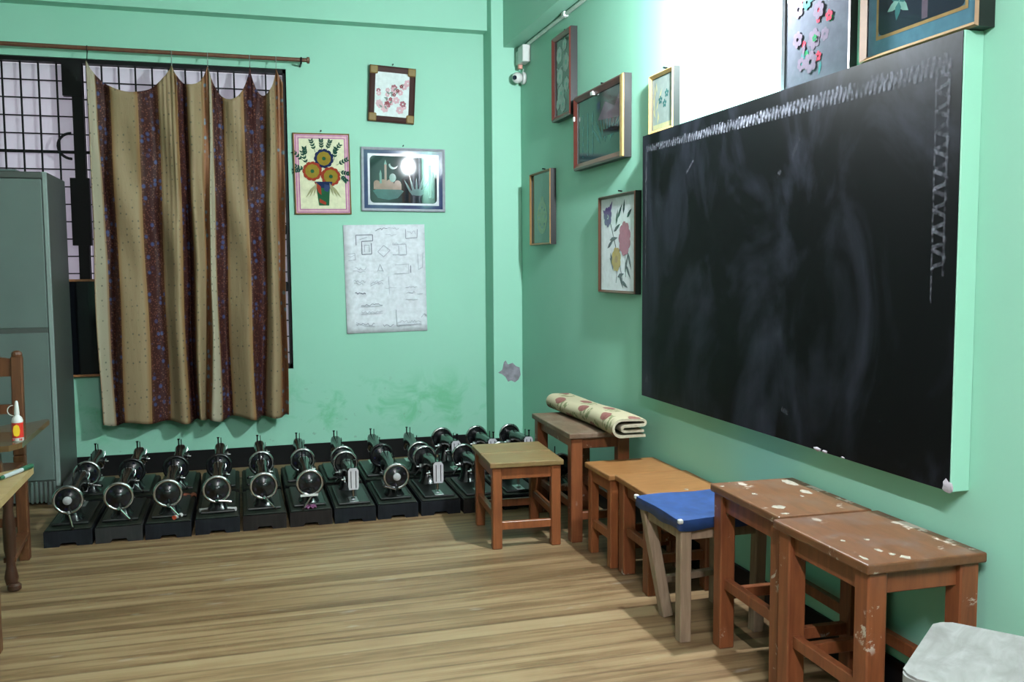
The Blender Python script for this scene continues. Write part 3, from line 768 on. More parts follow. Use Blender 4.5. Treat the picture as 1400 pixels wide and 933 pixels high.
# D: tall picture of white flowers near the corner
r, a = rp('tall narrow picture of white flowers in a maroon frame beside the security camera', 4.76, 5.07, 2.075, 2.545, .028, .045, 'frame_redbrown', 'art_plum_dark')
for u, v, s_ in [(-.06, .36, .045), (.05, .30, .05), (-.05, .24, .05), (.06, .18, .04), (-.03, .14, .055), (.03, .40, .035), (.0, .08, .045), (-.08, .09, .03)]:
    a.flower('white_flower', 'art_white_flower', u, v, s_, 6, .95, 'art_palegreen', .3)
for i in range(12): a.leaf('leaf', 'art_grey', random.uniform(-.09, .09), random.uniform(.06, .40), .05, .018, random.uniform(0, 6))
a.done(r)
# E: wide dark green glass painting
r, a = rp('wide dark green glass painting in a maroon frame with gilded end, left of the chalkboard', 4.035, 4.71, 1.765, 2.152, .034, .045, 'frame_redbrown', 'art_glass_green')
for i in range(9): a.leaf('palm_leaf', 'art_teal', .02 + .02 * i, .10 + .012 * (i % 3), .15, .02, PI / 2 + .9 - .24 * i)
for u in (-.24, -.17, -.10): a.rect('tree_trunk', 'art_teal', u, u + .02, .06, .28)
a.rect('dark_pool', 'art_slate', .05, .24, .13, .165); a.rect('dark_mark', 'art_navy', -.03, .01, .27, .31)
a.poly('mauve_hill', 'art_mauve', [(-.02, .22), (.08, .30), (.20, .26), (.26, .32), (.26, .20)])
a.done(r)
b = BM(); box(b, .304, .337, -.047, -.010, .002, .385, .003); finish('gilded_end', b, 'frame_gold_bright', r)
for q in ((-.34, -.318, -.0465, -.020, .26, .285, .002), (-.08, -.045, -.0465, -.02, .352, .372, .002)):
    b = BM(); box(b, *q); finish('sticker', b, 'white_plastic', r)
# F: small gilt picture standing on the board
r, a = rp('small pale picture in a bright gold frame standing on far top edge of chalkboard', 3.54, 3.777, BZ1 + .001, 2.081, .018, .035, 'frame_gold_bright', 'art_grey')
for i in range(10): a.leaf('reed', 'art_straw', -.06 + random.uniform(-.02, .03), .04 + .015 * i, .05, .010, random.uniform(.8, 2.3))
for u, v in ((.02, .12), (.04, .16), (-.02, .14)): a.flower('faint_flower', 'art_teal', u, v, .018, 5, .7)
a.rect('straw_ground', 'art_straw', -.09, .09, .02, .04); a.done(r)
# G: green panel with pale oval
r, a = rp('green picture with a pale yellow oval in thin gold frame, nearest the corner pilaster', 5.118, 5.512, 1.386, 1.826, .012, .04, 'frame_gold', 'art_glass_green2')
a.ell('pale_oval', 'art_oval', .01, .165, .095, .100, 0, 24); a.poly('pale_oval', 'art_oval', [(-.05, .22), (.07, .22), (.03, .29), (.0, .29)])
for i in range(8): a.ell('oval_pattern', 'art_glass_green2', .01 + .06 * math.cos(i * .785), .165 + .06 * math.sin(i * .785), .010)
a.done(r)
# H: white floral picture
r, a = rp('white picture of red, yellow and violet flowers with thin brown frame left of chalkboard', 3.92, 4.373, 1.122, 1.600, .014, .035, 'frame_brown', 'art_white')
a.stroke('stem', 'art_leaf_dark', [(-.02, .05), (.0, .15), (.04, .25), (.08, .34)], .006); a.stroke('stem', 'art_leaf_dark', [(.06, .06), (.02, .16), (-.02, .22), (-.10, .36)], .006); a.stroke('stem', 'art_leaf_dark', [(.10, .08), (.09, .2), (.09, .3)], .005)
for u, v, l, an in [(-.05, .30, .09, .4), (-.02, .33, .08, 1.3), (.0, .36, .09, .9), (-.10, .26, .10, .1), (-.13, .22, .10, .5), (.11, .36, .07, .6), (.07, .38, .07, 1.4), (.12, .20, .10, -1.1), (.10, .14, .09, -.9), (-.09, .20, .10, -1.2), (.0, .08, .08, .2), (.05, .06, .08, -.4), (.02, .10, .09, -1.0), (-.04, .12, .08, 2.4), (.09, .10, .10, 1.2)]:
    a.leaf('leaf', 'art_leaf_dark', u, v, l, .020, an)
a.flower('violet_flower', 'art_purple', -.125, .375, .050, 7, .8); a.leaf('violet_flower', 'art_purple', -.12, .38, .09, .03, .9); a.leaf('violet_flower', 'art_purple', -.12, .37, .08, .03, 2.6)
a.flower('red_flower', 'art_rose', .085, .262, .070, 9, .8, 'art_rose', .6, 1.25); a.flower('yellow_flower', 'art_yellow', -.015, .165, .055, 8, .9, 'art_ochre', .3, 1.1)
a.done(r)
# I: grey floral picture above the board
r, a = rp('tall grey-white picture of pink and green flowers standing above middle of chalkboard', 2.386, 2.745, BZ1 + .001, 2.40, .010, .030, 'frame_silver', 'art_grey_blue')
for i in range(46):
    u = random.uniform(-.10, .08); v = random.uniform(.06, .52)
    if i % 3 == 0: a.flower('pale_flower', random.choice(['art_mauve', 'art_mauve', 'art_teal']), u, v, random.uniform(.02, .035), 6, .8)
    elif i % 3 == 1: a.flower('pink_flower', random.choice(['art_crimson', 'art_crimson', 'art_leaf']), u, v, random.uniform(.010, .018), 5, .8)
    else: a.leaf('leaf', random.choice(['art_leaf', 'art_teal', 'art_mauve']), u, v, .045, .014, random.uniform(0, 6))
a.done(r)
# J: gold frame with blue band
r, a = rp('dark picture with blue band in a gold frame standing on near top end of chalkboard', 1.862, 2.305, BZ1 + .001, 2.23, .016, .056, 'frame_gold', 'art_sky_band')
a.ring('gold_line', 'art_gold_line', -.172, .172, .056, .355, .010); a.poly('dark_ground', 'art_slate', rrect(-.163, .163, .065, .346, .02))
a.stroke('trunk', 'art_mauve', [(.02, .07), (.02, .20), (.03, .34)], .022)
for u, v in ((-.08, .14), (.09, .17), (-.06, .25), (.07, .28)):
    for i in range(6): a.leaf('leaf', 'art_teal' if i % 2 else 'art_palegreen', u, v, .05, .024, i * 1.05 + u * 9)
a.done(r)

# junction box, camera, conduit
def junction():
    root = thing('junction_box', 'small white cable junction box high in the room corner', 'electrical box', (XR, 5.66, 2.53)); L = root.location
    for n, args, m in (('box_body', (XR - .052, XR - .001, 5.60, 5.705, 2.535, 2.640, .004), 'white_plastic'), ('side_socket', (XR - .040, XR - .001, 5.706, 5.800, 2.545, 2.632, .004), 'conduit_grey'), ('pink_plug', (XR - .044, XR - .018, 5.712, 5.745, 2.512, 2.545, .004), 'pink_plastic')):
        b = BM(); box(b, *args); o = finish(n, b, m, root); o.location = -L
    root = thing('security_camera', 'small white dome security camera below the junction box', 'camera', (XR, 5.72, 2.42)); L = root.location
    b = BM(); lathe(b, [(.036, -.002), (.040, -.014), (.038, -.022)], (XR, 5.72, 2.455), 'X', 20); o = finish('mount', b, 'white_plastic', root, True); o.location = -L
    b = BM(); bmesh.ops.create_uvsphere(b, u_segments=20, v_segments=12, radius=.035)
    for v in b.verts: v.co += Vector((XR - .052, 5.72, 2.455))
    o = finish('ball', b, 'white_plastic', root, True); o.location = -L
    d = Vector((-.72, -.66, -.10)).normalized(); c = Vector((XR - .052, 5.72, 2.455))
    b = BM(); tube(b, [c + d * .024, c + d * .0365], [.017, .013], 16); o = finish('lens', b, 'lens_black', root, True); o.location = -L
    b = BM(); tube(b, [(XR - .02, 5.69, 2.505), (XR - .018, 5.70, 2.497), (XR - .02, 5.715, 2.485)], .004, 6); o = finish('cable', b, 'conduit_grey', root, True); o.location = -L
    root = thing('cable_conduit', 'thin grey cable conduit running under the beam on the right wall', 'conduit', (XR, 4.5, 2.64)); L = root.location
    b = BM(); tube(b, [(XR - .012, 5.66, 2.641), (XR - .012, 5.60, 2.646), (XR - .012, 4.5, 2.646), (XR - .012, 1.0, 2.646)], .011, 8); o = finish('pipe', b, 'conduit_grey', root, True); o.location = -L
    for y in (4.92, 3.9, 2.6, 1.4):
        b = BM(); box(b, XR - .030, XR - .0005, y - .02, y + .02, 2.630, 2.660, .003); o = finish('clip', b, 'white_plastic', root); o.location = -L
junction()

# wall bulb (lit) above the chalkboard
def wall_bulb():
    x, y, z = BULB_POS
    root = thing('wall_bulb', 'lit white bulb on a wall holder above the chalkboard', 'lamp', (XR, y, z + .1)); L = root.location
    def part(n, bm, m):
        o = finish(n, bm, m, root, True); o.location = -L
    b = BM(); lathe(b, [(.045, -.001), (.045, -.014), (.030, -.022)], (XR, y, z + .11), 'X', 20); part('holder_plate', b, 'white_plastic')
    b = BM(); tube(b, [(XR - .02, y, z + .11), (x + .03, y, z + .112), (x, y, z + .10), (x, y, z + .06)], [.016, .018, .020, .022], 12); part('socket', b, 'white_plastic')
    b = BM(); lathe(b, [(.014, .062), (.020, .048), (.032, .018), (.037, 0), (.033, -.020), (.020, -.034), (.006, -.039)], (x, y, z), 'Z', 14); part('bulb', b, 'bulb_glow')
wall_bulb()
def tube_light():
    x, y, z = TUBE_POS
    root = thing('tube_light', 'long white fluorescent tube light hanging from ceiling near the viewer', 'lamp', (x, y, ZC)); L = root.location
    def part(n, bm, m):
        o = finish(n, bm, m, root, True); o.location = -L
    b = BM(); box(b, x - .03, x + .03, y - .62, y + .62, z + .03, z + .08, .004); part('batten', b, 'white_plastic')
    b = BM(); tube(b, [(x, y - .58, z), (x, y + .58, z)], .016, 10); part('tube', b, 'tube_glow')
    for s in (-1, 1):
        b = BM(); box(b, x - .02, x + .02, y + s * .59 - .012, y + s * .59 + .012, z - .02, z + .035, .003); part('end_cap', b, 'white_plastic')
        b = BM(); tube(b, [(x, y + s * .4, z + .08), (x, y + s * .4, ZC)], .006, 8); part('suspension_rod', b, 'white_plastic')
tube_light()

# ================================================================== STEEL CABINET
def cabinet():
    X1 = -.965; X0 = -1.875; Y0 = 5.335; Y1 = 5.86; H = 1.765
    root = thing('steel_cabinet', 'tall grey-green steel cabinet standing in front of the window', 'cabinet', ((X0 + X1) / 2, (Y0 + Y1) / 2, 0)); L = root.location
    def part(n, bm, m, p=None, sm=False):
        o = finish(n, bm, m, p or root, sm)
        if p is None: o.location = -L
        return o
    b = BM(); box(b, X0, X1, Y0 + .012, Y1, .10, H, .004); part('body', b, 'steel_grey_dark')
    for sx in (X0 + .012, X1 - .012):
        b = BM(); box(b, sx - .012, sx + .012, Y0, Y0 + .0125, .10, H, .004); part('corner_edge', b, 'steel_grey_edge')
    b = BM(); box(b, X0 + .024, X1 - .024, Y0 - .002, Y0 + .0125, H - .035, H, .004); part('top_rail', b, 'steel_grey_dark')
    xm = (X0 + X1) / 2
    for x0, x1 in ((X0 + .026, xm - .002), (xm + .002, X1 - .026)):
        for z0, z1 in ((.135, .925), (.950, H - .037)):
            b = BM(); box(b, x0, x1, Y0 - .004, Y0 + .012, z0, z1, .004); d = part('door', b, 'steel_grey_green')
            b = BM(); hx = x1 - .05 if x0 < xm - .1 else x0 + .05
            box(b, hx - .01, hx + .01, Y0 - .028, Y0 - .003, (z0 + z1) / 2 - .06, (z0 + z1) / 2 + .06, .004); o = finish('handle', b, 'chrome_dull', d)
    b = BM(); box(b, X0 + .026, X1 - .026, Y0 - .001, Y0 + .0125, .925, .950); part('middle_rail', b, 'steel_grey_dark')
    b = BM(); box(b, X0, X1, Y0 + .004, Y0 + .012, .02, .135, .002); part('plinth', b, 'steel_grey_dark')
    for k in range(6):
        x = X1 - .030 - .022 * k; b = BM(); box(b, x - .006, x + .006, Y0 - .004, Y0 + .006, .015, .128, .002); part('plinth_rib', b, 'steel_grey_green')
    for x in (X0 + .04, X1 - .04):
        for y in (Y0 + .04, Y1 - .04):
            b = BM(); box(b, x - .03, x + .03, y - .03, y + .03, 0, .10); part('foot', b, 'steel_grey_dark')
    # small clutter on top
    o = thing('folded_paper', 'dull green folded sheet lying on top of the steel cabinet', 'paper', (-1.22, 5.55, H))
    b = BM(); box(b, -.10, .10, -.12, .12, 0, .008, .002); finish('lower_leaf', b, 'conduit_grey', o)
    b = BM(); box(b, -.10, .095, -.12, .115, .008, .020, .004); finish('upper_leaf', b, 'steel_grey_green', o)
cabinet()

# ================================================================== SEWING MACHINES
def proto_machine():
    root = thing('sewing_machine', '', 'sewing machine')
    # wooden base, notched at both ends
    b = BM(); w_ = .103
    w_ = .101
    prism(b, [(-w_, 0), (-.038, 0), (-.030, .016), (.030, .016), (.038, 0), (w_, 0), (w_, .072), (-w_, .072)], -.245, .245)
    finish('wooden_base', b, 'base_blue_black', root)
    b = BM(); box(b, -w_ + .004, w_ - .004, -.240, .240, .072, .080, .003); finish('base_top', b, 'base_top_green', root)
    b = BM(); box(b, -.080, .080, -.185, .215, .080, .094, .006, 2); finish('bed_plate', b, 'machine_bed', root)
    # pillar, arm and head: one casting
    b = BM()
    loft(b, [((0, -.105, .092), .052, .070, 'Z'), ((0, -.105, .108), .040, .058, 'Z'), ((0, -.108, .145), .031, .045, 'Z'), ((0, -.110, .180), .030, .043, 'Z'), ((0, -.108, .215), .031, .045, 'Z'), ((0, -.105, .238), .026, .040, 'Z'), ((0, -.100, .246), .014, .028, 'Z')])
    loft(b, [((0, -.165, .205), .024, .026, 'Y'), ((0, -.140, .206), .030, .034, 'Y'), ((0, -.09, .210), .030, .034, 'Y'), ((0, -.02, .222), .024, .026, 'Y'), ((0, .07, .226), .023, .025, 'Y'), ((0, .120, .222), .028, .034, 'Y'), ((0, .150, .210), .031, .050, 'Y'), ((0, .178, .206), .029, .054, 'Y'), ((0, .184, .206), .024, .048, 'Y')])
    finish('casting', b, 'machine_black', root, True)
    b = BM(); prism(b, [(-.022, .150), (.022, .150), (.026, .165), (.026, .245), (.016, .258), (-.016, .258), (-.026, .245), (-.026, .165)], .1835, .189)
    fp = finish('face_plate', b, 'face_silver', root)
    b = BM(); box(b, -.014, -.0105, .188, .192, .158, .245, .001); box(b, .0105, .014, .188, .192, .158, .245, .001); finish('face_rib', b, 'machine_black', fp)
    b = BM(); tube(b, [(0, .168, .158), (0, .168, .112)], .0055, 8); tube(b, [(0, .168, .112), (0, .168, .098)], .002, 6); finish('needle_bar', b, 'chrome', root, True)
    b = BM(); tube(b, [(0, .150, .158), (0, .150, .108)], .005, 8); box(b, -.010, .010, .140, .175, .096, .102, .002); finish('presser_foot', b, 'chrome', root)
    b = BM(); box(b, -.022, .022, .110, .214, .094, .0965, .001); finish('throat_plate', b, 'chrome_dull', root)
    b = BM(); lathe(b, [(.013, 0), (.016, .004), (.016, .014), (.006, .016), (.005, .026)], (.030, .150, .195), 'X', 14); finish('tension_dial', b, 'chrome', root, True)
    for y, z0 in ((.140, .252), (-.095, .243)):
        b = BM(); tube(b, [(0.006, y, z0), (.006, y, z0 + .045)], .0026, 6); lathe(b, [(.007, 0), (.007, .004)], (.006, y, z0), 'Z', 8); finish('spool_pin', b, 'machine_black', root, True)
    b = BM(); tube(b, [(-.010, .165, .250), (-.010, .165, .290)], .004, 8); tube(b, [(-.010, .165, .290), (-.010, .165, .296)], .007, 8); finish('presser_knob', b, 'machine_black', root, True)
    # thread take-up lever
    b = BM(); tube(b, [(.028, .170, .215), (.036, .178, .232), (.034, .186, .246)], .0028, 6); finish('take_up_lever', b, 'chrome', root, True)
    # hand wheel
    b = BM(); yw = -.205
    lathe(b, [(.030, .018), (.030, .004), (.052, .002), (.052, -.004), (.028, -.008), (.022, -.012)], (0, yw, .205), 'Y', 28)
    hw = finish('hand_wheel', b, 'machine_black', root, True)
    b = BM(); torus(b, (0, yw, .205), .0600, .0085, 'Y', 32, 10); finish('wheel_rim', b, 'chrome', hw, True)
    for k in range(6):
        a_ = k * PI / 3 + .3; b = BM(); lathe(b, [(.007, 0), (.007, -.0015)], (.040 * math.cos(a_), yw - .005, .205 + .040 * math.sin(a_)), 'Y', 8); finish('wheel_hole', b, 'lens_black', hw)
    b = BM(); lathe(b, [(.019, -.010), (.019, -.020), (.014, -.024), (.004, -.025)], (0, yw, .205), 'Y', 20); finish('wheel_hub', b, 'machine_black', hw, True)
    b = BM(); lathe(b, [(.024, 0), (.026, .010), (.018, .016)], (0, -.172, .205), 'Y', 16); finish('wheel_shaft', b, 'chrome', root, True)
    # hand crank: bracket, arm and grip
    b = BM(); tube(b, [(0, -.195, .150), (.004, -.228, .152), (.010, -.234, .148)], [.012, .010, .008], 8); tube(b, [(.010, -.234, .148), (.052, -.236, .098)], .0048, 8); cr = finish('crank_arm', b, 'chrome', root, True)
    b = BM(); tube(b, [(.050, -.232, .100), (.052, -.245, .098)], [.007, .006], 8); finish('crank_pin', b, 'machine_black', cr, True)
    # bobbin winder
    b = BM(); lathe(b, [(.012, 0), (.014, .004), (.014, .012), (.004, .016), (.003, .03)], (.030, -.12, .175), 'X', 12); finish('bobbin_winder', b, 'chrome_dull', root, True)
    return root

def copy_tree(o, parent=None):
    c = o.copy(); COL.objects.link(c); c.parent = parent
    for ch in list(o.children): copy_tree(ch, c)
    return c
ORD = ['first', 'second', 'third', 'fourth', 'fifth', 'sixth', 'seventh', 'eighth', 'ninth', 'tenth', 'eleventh', 'twelfth']
BASES = {0: ['base_blue_black', 'base_grey_black', 'base_blue_black', 'base_blue_black', 'base_brown_black', 'base_brown_black', 'base_blue_black', 'base_blue_black', 'base_blue_black', 'base_brown_black', 'base_blue_black', 'base_brown_black'],
         1: ['base_blue_black', 'base_brown_black', 'base_brown_black', 'base_grey_black', 'base_blue_black', 'base_blue_black', 'base_brown_black', 'base_blue_black', 'base_blue_black', 'base_blue_black', 'base_brown_black', 'base_blue_black']}
TURNED = {(0, 6), (0, 8), (0, 9), (0, 10), (1, 9), (1, 10), (1, 11)}
proto = proto_machine(); used = False; MACH = {}
for row, yc in ((0, 4.745), (1, 5.300)):
    for i in range(12):
        o = copy_tree(proto) if used else proto; used = True
        turned = (row, i) in TURNED
        o.location = (-.796 + .2165 * i + random.uniform(-.002, .002), yc + random.uniform(-.012, .012), 0)
        o.rotation_euler = (0, 0, (PI if turned else 0) + random.uniform(-.012, .012))
        where = 'front row' if row == 0 else 'rear row'
        look = 'face plate forward' if turned else 'wheel forward'
        o['label'] = f'black sewing machine, {look}, {ORD[i]} in {where} counting from the steel cabinet'
        o['group'] = 'black hand sewing machines on the floor'
        MACH[(row, i)] = o
def remat(root, part, m):
    for ch in root.children_recursive:
        if ch.name.split('.')[0] == part:
            ch.material_slots[0].link = 'OBJECT'; ch.material_slots[0].material = MATS[m]
for (row, i), o in MACH.items():
    remat(o, 'wooden_base', BASES[row][i])
    if (row, i) in ((0, 0), (0, 7)): remat(o, 'wheel_hub', 'hub_grey')
    if (row, i) in ((1, 1), (1, 2), (1, 7), (1, 3)): remat(o, 'wheel_rim', 'machine_black')
# crank of some machines lies differently
for key, ang in (((0, 0), .5), ((0, 3), -.75), ((0, 5), 1.3), ((0, 7), 2.6), ((1, 0), -.7), ((1, 4), 2.2), ((1, 6), .9)):
    for ch in MACH[key].children:
        if ch.name.startswith('crank_arm'):
            ch.rotation_euler = (0, ang, 0)
            c = Vector((0, 0, .15)); Rm = Matrix.Rotation(ang, 3, 'Y'); ch.location = c - Rm @ c
# loose bits on the machines
def spool(label, loc, rz, end='thread_red'):
    root = thing('thread_spool', label, 'thread spool', loc, rz)
    b = BM(); tube(b, [(-.022, 0, .0105), (.020, 0, .0105)], .0095, 12); finish('thread', b, 'thread_white', root, True)
    for x in (-.027, .020):
        b = BM(); tube(b, [(x, 0, .0105), (x + .006, 0, .0105)], .0105, 12); finish('flange', b, end if x < 0 else 'thread_white', root, True)
spool('white thread spool with red end lying on third front-row machine base', (-.325, 4.535, .0802), math.radians(55))
spool('white thread spool lying left of the fourth front-row machine wheel', (-.206, 4.62, .0802), .3, 'thread_white')
spool('white thread spool lying right of the fourth front-row machine wheel', (-.085, 4.60, .0802), -.4, 'thread_white')
def cloth_bit(label, loc, m, sx, sy):
    root = thing('cloth_scrap', label, 'cloth', loc)
    bm = BM(); n = 12; g = [[bm.verts.new(((i / n - .5) * sx + .004 * math.sin(j), (j / n - .5) * sy, .003 + .006 * (1 + math.sin(i * 1.3 + j * .6)) * (1 if 0 < i < n else .3))) for j in range(n + 1)] for i in range(n + 1)]
    for i in range(n):
        for j in range(n): bm.faces.new((g[i][j], g[i + 1][j], g[i + 1][j + 1], g[i][j + 1]))
    o = finish('cloth', bm, m, root, True); md = o.modifiers.new('t', 'SOLIDIFY'); md.thickness = .002
cloth_bit('plum cloth scrap under the wheel of the sixth front-row machine', (.287, 4.535, .0815), 'cloth_plum', .055, .05)
cloth_bit('rust red cloth scrap on the floor strip behind third front-row machine', (-.31, 4.955, .0815), 'cloth_rust', .10, .06)
root = thing('white_stick', 'thin white ruler stick leaning across sixth front-row machine', 'ruler', (.285, 4.508, .150))
b = BM(); box(b, -.045, .040, -.004, .004, -.004, .006, .001); finish('ruler', b, 'thread_white', root)

# ================================================================== STOOLS
def stool(label, x0, x1, y0, y1, h_, leg=.045, rz=0.0, m='wood_red', mt=None, top=.024, over=.012, apron=.055, planks=1, plank_axis='X', low=.11, splay=0.0, group='wooden stools along the chalkboard wall', round_=.0, st=.024):
    cx, cy = (x0 + x1) / 2, (y0 + y1) / 2; W_, D_ = x1 - x0, y1 - y0
    root = thing('wooden_stool', label, 'stool', (cx, cy, 0), rz, group)
    mt = mt or m
    for k in range(planks):
        b = BM()
        if planks == 1:
            box(b, -W_ / 2, W_ / 2, -D_ / 2, D_ / 2, h_ - top, h_, .005, 2)
            if round_:
                es = [e for e in b.edges if abs(e.verts[0].co.z - e.verts[1].co.z) > top * .5]
        elif plank_axis == 'X':
            a0 = -D_ / 2 + D_ * k / planks; box(b, -W_ / 2, W_ / 2, a0 + .003, a0 + D_ / planks - .003, h_ - top, h_, .004, 2)
        else:
            a0 = -W_ / 2 + W_ * k / planks; box(b, a0 + .0015, a0 + W_ / planks - .0015, -D_ / 2, D_ / 2, h_ - top, h_, .004, 2)
        finish('seat' if planks == 1 else 'seat_plank', b, mt, root)
    lx, ly = W_ / 2 - over - leg / 2, D_ / 2 - over - leg / 2
    zt = h_ - top
    for sx in (-1, 1):
        for sy in (-1, 1):
            b = BM(); bar(b, (sx * (lx + splay), sy * (ly + splay), 0), (sx * lx, sy * ly, zt), leg, leg, .004); finish('leg', b, m, root)
    for sy in (-1, 1):
        b = BM(); box(b, -lx + leg / 2 - .002, lx - leg / 2 + .002, sy * ly - .011, sy * ly + .011, zt - apron, zt, .002); finish('apron', b, m, root)
        if low: b = BM(); box(b, -lx + leg / 2 - .002 - splay, lx - leg / 2 + .002 + splay, sy * (ly + splay * .7) - st / 2, sy * (ly + splay * .7) + st / 2, low, low + .035, .002); finish('stretcher', b, m, root)
    for sx in (-1, 1):
        b = BM(); box(b, sx * lx - .011, sx * lx + .011, -ly + leg / 2 - .002, ly - leg / 2 + .002, zt - apron, zt, .002); finish('apron', b, m, root)
        if low: b = BM(); box(b, sx * (lx + splay * .7) - st / 2, sx * (lx + splay * .7) + st / 2, -ly + leg / 2 - .002 - splay, ly - leg / 2 + .002 + splay, low + .04, low + .075, .002); finish('stretcher', b, m, root)
    return root
stool('low stool with olive-brown plank top standing before the sewing machines', 1.035, 1.372, 3.84, 4.30, .392, .043, math.radians(-3.5), 'wood_red_orange', 'wood_top_olive', planks=2, low=.085)
stool('tall stool with greyish worn top carrying the rolled carpet', 1.395, 1.70, 3.835, 4.45, .505, .055, math.radians(-1.5), 'wood_red', 'wood_top_grey', .026, .012, .05, low=.10)
stool('low orange-topped stool between the carpet stool and the next low stool', 1.418, 1.75, 3.452, 3.735, .398, .038, 0, 'wood_red_orange', 'wood_top_orange', low=.075)
S4 = stool('low orange-topped stool right behind the blue-covered stool', 1.435, 1.752, 3.105, 3.440, .402, .055, math.radians(-2), 'wood_red', 'wood_top_orange', low=.12)
S6 = stool('tall brown stool with white paint blots next to the blue-covered stool', 1.447, 1.752, 2.240, 2.668, .540, .052, math.radians(-2), 'wood_red', 'wood_top_worn', .026, .010, .06, low=.16)
S7 = stool('tall brown stool with scratched greyish top, nearest tall one', 1.408, 1.752, 1.808, 2.228, .540, .055, math.radians(-1), 'wood_red', 'wood_top_stained', .026, .012, .06, low=.15)

# dried paint blots on the stool tops
def blots(root, top, spots, m='paint_blot'):
    cx, cy = root.location.x, root.location.y; a = -root.rotation_euler.z
    for (x, y, rx, ry) in spots:
        dx, dy = x - cx, y - cy; lx, ly = dx * math.cos(a) - dy * math.sin(a), dx * math.sin(a) + dy * math.cos(a)
        P = [(lx + rx * random.uniform(.55, 1.1) * math.cos(2 * PI * k / 13), ly + ry * random.uniform(.55, 1.1) * math.sin(2 * PI * k / 13)) for k in range(13)]
        b = BM(); prism(b, P, top - .0006, top + .0007, 'Z'); finish('paint_blot', b, m, root)
plain('paint_blot', (0.27, 0.235, 0.185, 1), 0.7, var=0.25, scale=80)
blots(S6, .540, [(1.705, 2.595, .022, .050), (1.68, 2.475, .018, .030), (1.50, 2.34, .020, .022), (1.515, 2.50, .010, .014), (1.475, 2.27, .016, .010), (1.47, 2.62, .010, .008), (1.64, 2.43, .008, .012)])
blots(S7, .540, [(1.505, 1.90, .010, .016), (1.515, 1.865, .010, .010), (1.53, 1.835, .013, .016), (1.535, 1.985, .007, .008), (1.47, 1.995, .006, .010), (1.43, 1.86, .006, .020)])
blots(S4, .402, [(1.735, 3.16, .010, .014), (1.60, 3.125, .010, .012)])

# blue-covered stool: raw wood legs, two of them askew, cloth seat
def blue_stool():
    x0, x1, y0, y1, h_ = 1.352, 1.700, 2.685, 3.035, .420
    cx, cy = (x0 + x1) / 2, (y0 + y1) / 2
    root = thing('wooden_stool', 'stool with bright blue cloth seat and raw wooden legs', 'stool', (cx, cy, 0), 0, 'wooden stools along the chalkboard wall')
    W_, D_ = x1 - x0, y1 - y0
    b = BM(); n = 14; g = []
    for i in range(n + 1):
        g.append([])
        for j in range(n + 1):
            u, v = i / n - .5, j / n - .5
            sag = .012 * math.cos(PI * u) * math.cos(PI * v)
            g[-1].append(b.verts.new((u * W_, v * D_, h_ - sag + .002 * math.sin(9 * u + 7 * v))))
    for i in range(n):
        for j in range(n): b.faces.new((g[i][j], g[i + 1][j], g[i + 1][j + 1], g[i][j + 1]))
    # hanging hem
    rim = [g[i][0] for i in range(n + 1)] + [g[n][j] for j in range(1, n + 1)] + [g[i][n] for i in range(n - 1, -1, -1)] + [g[0][j] for j in range(n - 1, 0, -1)]
    low = [b.verts.new((v.co.x * 1.006, v.co.y * 1.006, h_ - .036 - .004 * math.sin(k * .9))) for k, v in enumerate(rim)]
    for k in range(len(rim)):
        q = (k + 1) % len(rim); b.faces.new((rim[k], rim[q], low[q], low[k]))
    o = finish('cloth_cover', b, 'blue_cloth', root, True); md = o.modifiers.new('t', 'SOLIDIFY'); md.thickness = .002; md.offset = -1
    for c_ in ((-W_ / 2, -D_ / 2), (-W_ / 2, D_ / 2)):
        b = BM(); box(b, c_[0] - .005, c_[0] + .012, c_[1] - .006, c_[1] + .010, h_ - .012, h_ + .003, .003); finish('frayed_corner', b, 'thread_white', root)
    b = BM(); box(b, -W_ / 2 + .006, W_ / 2 - .006, -D_ / 2 + .006, D_ / 2 - .006, h_ - .034, h_ - .016, .002); finish('seat_board', b, 'wood_raw', root)
    legs = [((-.145, -.148, 0), (-.145, -.148)), ((-.100, .070, 0), (-.150, .135)), ((.135, -.140, 0), (.140, -.145)), ((.135, .140, 0), (.140, .145))]
    for bt, (tx_, ty_) in legs:
        b = BM(); bar(b, bt, (tx_, ty_, h_ - .034), .040, .040, .003); finish('leg', b, 'wood_raw', root)
    for sy in (-1, 1): b = BM(); box(b, -.13, .125, sy * .146 - .010, sy * .146 + .010, h_ - .075, h_ - .034, .002); finish('apron', b, 'wood_raw', root)
    for sx in (-1, 1): b = BM(); box(b, sx * .146 - .010, sx * .146 + .010, -.13, .125, h_ - .075, h_ - .034, .002); finish('apron', b, 'wood_raw', root)
    b = BM(); bar(b, (-.11, .110, .12), (.137, .142, .12), .022, .03, .002); finish('stretcher', b, 'wood_raw', root)
blue_stool()

